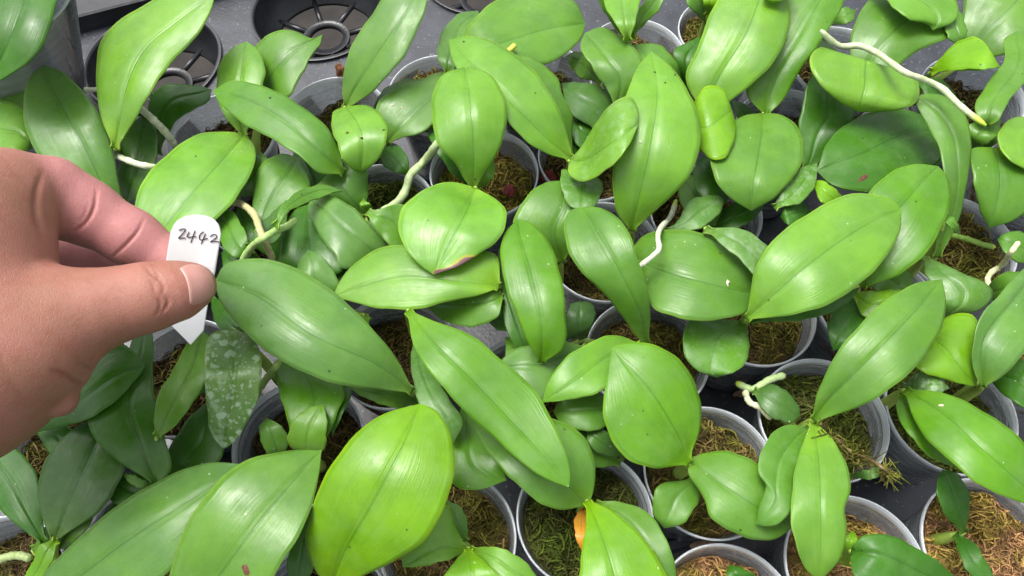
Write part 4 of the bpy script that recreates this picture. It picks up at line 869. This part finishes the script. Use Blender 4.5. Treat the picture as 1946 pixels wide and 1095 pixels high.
# ------------------------------------------------------------------ bits lying in and between the pots
def lump(name, px, py, z, size, mat, label, cat, group=None, seed=0, stretch=(1, 1, 1), rot=0):
    bm = bmesh.new(); bmesh.ops.create_icosphere(bm, subdivisions=3, radius=1)
    for v in bm.verts:
        k = 1 + .35 * noise.noise(v.co * 1.7 + Vector((seed, 0, 0))) + .15 * noise.noise(v.co * 5 + Vector((0, seed, 0)))
        v.co = Vector((v.co.x * stretch[0], v.co.y * stretch[1], v.co.z * stretch[2])) * k * size
    me = bpy.data.meshes.new(name); bm.to_mesh(me); bm.free(); me.materials.append(mat)
    me.polygons.foreach_set('use_smooth', [True] * len(me.polygons))
    o = bpy.data.objects.new(name, me); COL.objects.link(o); o.location = at(px, py, z); o.rotation_euler = (0, 0, rot)
    return tag(o, label, cat, group)
lump('bark_chip', 649, 143, -.002, .0042, BARK, 'orange brown bark chip standing upright at the tall leaf base', 'bark chip', None, 2, (.7, .9, 2.1))
lump('lava_grit', 1040, 338, -.014, .0046, REDB, 'dark red lava grit left of the drooping heart leaf', 'grit', 'red grit pieces', 3, (1.2, .8, .7))
lump('lava_grit', 968, 362, -.006, .0036, REDB, 'small red grit piece on yellow moss by the pot rim', 'grit', 'red grit pieces', 5, (.9, 1.1, .7))
for i, (x, y, s, lab) in enumerate(((1335, 1036, .0036, 'tan moss flake on the tray rib between lower pots'), (1700, 893, .0032, 'pale moss crumb on the tray beside the dried stem tip'), (1733, 900, .003, 'curled tan moss crumb above the large orange moss pot'), (1410, 748, .0026, 'brown crumb beside the pale green root tip'), (1560, 658, .0022, 'tiny pale crumb on dark tray below the milky rimmed pot'))):
    lump('moss_flake', x, y, TRZ + .003, s * 1.3, simple_material('dry_moss_flake', (.42, .27, .17), .9, .4, 300, .6), lab, 'moss flake', 'moss flakes on the tray', i + 9, (1.5, .6, .35), i * 1.1)

# ------------------------------------------------------------------ white tag with the handwritten number
def build_tag():
    outline = [(324, 441), (316, 493), (306, 560), (305, 592), (319, 612), (362, 655), (386, 628), (394, 577), (408, 515), (419, 445), (415, 428), (403, 415), (386, 409), (370, 408), (350, 412), (333, 423)]
    def dep(x, y): return 0.262 + (y - 409) * 0.00010
    C = outline[:9] + [tuple(q) for q in crom(outline[9:] + [outline[0]], 40)][:-1]
    fr = [atd(x, y, dep(x, y)) for x, y in C]; bk = [atd(x, y, dep(x, y)) + FWD * .0007 for x, y in C]
    n = len(C); V = fr + bk
    F = [tuple(range(n))[::-1], tuple(range(n, 2 * n))] + [(i, (i + 1) % n, n + (i + 1) % n, n + i) for i in range(n)]
    o = mesh_obj('plant_tag', V, F, WHITE, smooth=False)
    tag(o, 'white plastic plant tag with handwritten number pinched in the hand', 'plant tag')
    bm = bmesh.new(); bm.from_mesh(o.data); bmesh.ops.recalc_face_normals(bm, faces=bm.faces); bm.to_mesh(o.data); bm.free()
    strokes = [[(341, 438), (347, 435.5), (353, 436), (348, 444), (339.5, 453.5), (346, 452.5), (353, 452.5)], [(360, 441), (356, 450.5), (364, 450.5), (373, 449.5)], [(371, 439), (367, 450), (363, 461.5)],
               [(387, 440.5), (381, 446), (379, 452), (381, 456), (387, 455.5), (395, 453)], [(391, 444.5), (387, 454), (383, 463.5)], [(400, 450), (405, 446), (411, 446.5), (412.5, 451), (406, 456), (400, 460.5), (409, 459), (417, 460)]]
    V = []; F = []
    for s in strokes:
        c = crom(s, 24); P = np.array([atd(x, y, dep(x, y)) - FWD * .0003 for x, y in c])
        tube(P, np.full(24, .00017), 6, V, F)
    mesh_obj('handwriting', V, F, INK, o)
build_tag()

# ------------------------------------------------------------------ hand
def build_hand():
    def pt(x, y, d, r): return (atd(x, y, d), r * d / FPX)
    chains = [  # (points, smoothing with what is already there, palm side?)
        ([(-260, 640, .228, 200), (-70, 690, .234, 176)], .0, 0), ([(-60, 690, .234, 172), (60, 655, .238, 112)], .012, 0),
        ([(-220, 480, .236, 180), (-75, 455, .240, 150)], .02, 0),
        ([(20, 618, .238, 106), (120, 602, .242, 84), (185, 588, .245, 75)], .006, 0),
        ([(185, 588, .245, 74), (240, 574, .248, 66), (285, 564, .250, 63), (340, 551, .2535, 54), (370, 542, .2555, 39)], .003, 0),
        ([(-60, 430, .245, 138), (-30, 398, .250, 108)], .010, .1), ([(-30, 398, .251, 106), (24, 376, .257, 84)], .008, .3), ([(-10, 430, .247, 74), (24, 446, .246, 46)], .008, .1),
        ([(30, 374, .260, 83), (95, 372, .267, 70), (160, 402, .272, 60), (250, 452, .277, 51), (330, 500, .281, 41), (350, 512, .282, 37)], .004, 1),
        ([(60, 470, .296, 60), (130, 476, .300, 50), (190, 490, .301, 44), (300, 535, .302, 40)], .002, 1),
    ]
    prims = []
    for ch, k, pink in chains:
        ps = [pt(*q) for q in ch]
        for a, b in zip(ps, ps[1:]): prims.append((a[0], a[1], b[0], b[1], k, pink))
    bulges = [pt(142, 712, .241, 22), pt(160, 690, .2415, 16), pt(182, 668, .242, 13), pt(112, 758, .240, 34)]
    for c, r in bulges: prims.append((c, r, c + 1e-5, r, .0022, 0))
    # creases: polylines in the picture, cut as shallow grooves (points on the surface found by depth of the nearest part)
    creases = [([(184, 362), (179, 395), (162, 425), (142, 441)], .0010, .0010, 1), ([(273, 418), (262, 440), (240, 465), (216, 488)], .0009, .0009, 1), ([(168, 385), (160, 410), (150, 425)], .0004, .0008, .6),
               ([(276, 505), (286, 518), (300, 530), (292, 536)], .0006, .0008, .5), ([(294, 512), (304, 530), (312, 548), (308, 560)], .0006, .0008, .5), ([(284, 528), (292, 545), (296, 562)], .0004, .0008, .4),
               ([(313, 560), (320, 575), (312, 590), (308, 598)], .0006, .0008, .5), ([(300, 562), (305, 580), (298, 600)], .0005, .0008, .4),
               ([(182, 752), (158, 734), (128, 716), (100, 704)], .0012, .0012, .25), ([(196, 716), (172, 702), (150, 692)], .0009, .0010, .2), ([(214, 690), (194, 678)], .0006, .0010, .15), ([(80, 330), (70, 365), (70, 410), (82, 445)], .0010, .0016, .3)]
    def sdf(P, info=False):
        D = None; K = None
        for a, ra, b, rb, k, pink in prims:
            ab = b - a; t = np.clip(((P - a) @ ab) / (ab @ ab), 0, 1); d = np.linalg.norm(P - a - t[:, None] * ab, axis=1) - (ra + (rb - ra) * t)
            if D is None: D = d; K = np.full(len(P), float(pink))
            elif k <= 0: K = np.where(d < D, pink, K); D = np.minimum(D, d)
            else:
                h = np.clip(.5 + .5 * (D - d) / k, 0, 1)
                D = D * (1 - h) + d * h - k * h * (1 - h); K = K * (1 - h) + pink * h
        return (D, K) if info else D
    bm = bmesh.new()
    for a, ra, b, rb, k, pink in prims:
        L = np.linalg.norm(b - a); n = max(2, int(L / (min(ra, rb) * .35)) + 1)
        for t in np.linspace(0, 1, n):
            c = a + (b - a) * t; s = bmesh.ops.create_icosphere(bm, subdivisions=3, radius=ra + (rb - ra) * t)
            bmesh.ops.translate(bm, vec=Vector(c), verts=s['verts'])
    me = bpy.data.meshes.new('tmp'); bm.to_mesh(me); bm.free()
    o = bpy.data.objects.new('tmp', me); COL.objects.link(o)
    m = o.modifiers.new('r', 'REMESH'); m.mode = 'VOXEL'; m.voxel_size = 0.00055; m.adaptivity = 0
    ev = o.evaluated_get(bpy.context.evaluated_depsgraph_get()); me2 = bpy.data.meshes.new_from_object(ev)
    bpy.data.objects.remove(o)
    n = len(me2.vertices); P = np.zeros(n * 3, np.float64); buf = np.zeros(n * 3, np.float32); me2.vertices.foreach_get('co', buf); P = buf.reshape(-1, 3).astype(float)
    E = np.zeros(len(me2.edges) * 2, np.int32); me2.edges.foreach_get('vertices', E); E = E.reshape(-1, 2)
    deg = np.bincount(E.ravel(), minlength=n)[:, None]
    def lap(P):
        S = np.zeros_like(P)
        np.add.at(S, E[:, 0], P[E[:, 1]]); np.add.at(S, E[:, 1], P[E[:, 0]]); return S / deg
    def grad(P):
        e = 2e-4; return np.stack([(sdf(P + np.eye(3)[i] * e) - sdf(P - np.eye(3)[i] * e)) / (2 * e) for i in range(3)], 1)
    for it in range(5):
        P = P * .4 + lap(P) * .6
        g = grad(P); g /= np.linalg.norm(g, axis=1)[:, None] + 1e-9
        P = P - g * np.clip(sdf(P), -.003, .003)[:, None]
    g = grad(P); g /= np.linalg.norm(g, axis=1)[:, None] + 1e-9
    # project every vertex to the picture to find its distance to each crease
    d = P - CAM; q = d @ FWD; PX = np.stack([W0 / 2 + FPX * (d @ RT) / q, H0 / 2 - FPX * (d @ UP) / q], 1)
    face = (g @ FWD) < 0.15
    disp = np.zeros(n); CRS = np.zeros(n)
    for pts, dep_, wid, red in creases:
        C = crom(pts, 40); dd = np.sqrt(((PX[:, None] - C[None]) ** 2).sum(2)); i = dd.argmin(1); dist = dd.min(1) * q / FPX
        tt = i / 39; disp -= dep_ * np.exp(-(dist / wid) ** 2 * 2.2) * np.sin(np.pi * np.clip(tt * .86 + .07, 0, 1)) * face
        CRS = np.maximum(CRS, red * np.exp(-(dist / wid) ** 2 * 3) * np.sin(np.pi * np.clip(tt * .9 + .05, 0, 1)) * face)
    P = P + g * disp[:, None]
    P = P * .6 + lap(P) * .4
    K = sdf(P, True)[1]
    me2.vertices.foreach_set('co', P.astype(np.float32).ravel())
    a = me2.attributes.new('palm', 'FLOAT', 'POINT'); a.data.foreach_set('value', np.clip(K, 0, 1).astype(np.float32))
    a = me2.attributes.new('crease', 'FLOAT', 'POINT'); a.data.foreach_set('value', CRS.astype(np.float32))
    me2.polygons.foreach_set('use_smooth', [True] * len(me2.polygons)); me2.materials.clear(); me2.materials.append(SKIN); me2.update()
    me2.name = 'hand'; h = bpy.data.objects.new('hand', me2); COL.objects.link(h)
    tag(h, 'bare hand from the left edge pinching the white tag between thumb and finger', 'hand')
    bvh = BVHTree.FromPolygons([tuple(p) for p in P], [tuple(p.vertices) for p in me2.polygons])
    # thumb nail: a curved plate laid over the thumb
    def on(x, y, lift):
        dr = Vector(ray(x, y)).normalized(); hit = bvh.ray_cast(Vector(CAM), dr)
        if hit[0] is None: return None
        return np.array(hit[0] + hit[1] * lift)
    top = crom([(338, 509), (352, 501), (370, 500), (388, 505), (401, 517)], 16); bot = crom([(359, 581), (371, 582), (386, 578), (398, 569), (405, 556)], 16)
    left = [(338, 509), (349, 525), (356, 547), (359, 581)]
    V = []; F = []; UVs = []; nx, ny = 16, 14
    lc = crom(left, ny); rc = crom([(401, 517), (407, 530), (408, 545), (405, 556)], ny)
    ok = True
    for i in range(nx):
        for j in range(ny):
            s, t = i / (nx - 1), j / (ny - 1)
            p = (1 - s) * lc[j] + s * rc[j] + (1 - t) * top[i] + t * bot[i] - ((1-s)*(1-t)*lc[0] + s*(1-t)*rc[0] + (1-s)*t*lc[-1] + s*t*rc[-1])
            dome = .0003 if (0 < i < nx - 1 and 0 < j < ny - 1) else -.0002
            w_ = on(p[0], p[1], dome)
            k = 0
            while w_ is None and k < 12:
                p = p + (np.array([370, 541]) - p) * .06; w_ = on(p[0], p[1], dome); k += 1
            V.append(w_ if w_ is not None else atd(p[0], p[1], .25))
    for i in range(nx - 1):
        for j in range(ny - 1): F.append((i*ny+j, i*ny+j+1, (i+1)*ny+j+1, (i+1)*ny+j))
    nl = mesh_obj('thumb_nail', V, F, NAIL, h)
    nl.data.materials.append(LUN)
    for f in nl.data.polygons:
        if f.index // (ny - 1) < 1: f.material_index = 1
    return h
build_hand()
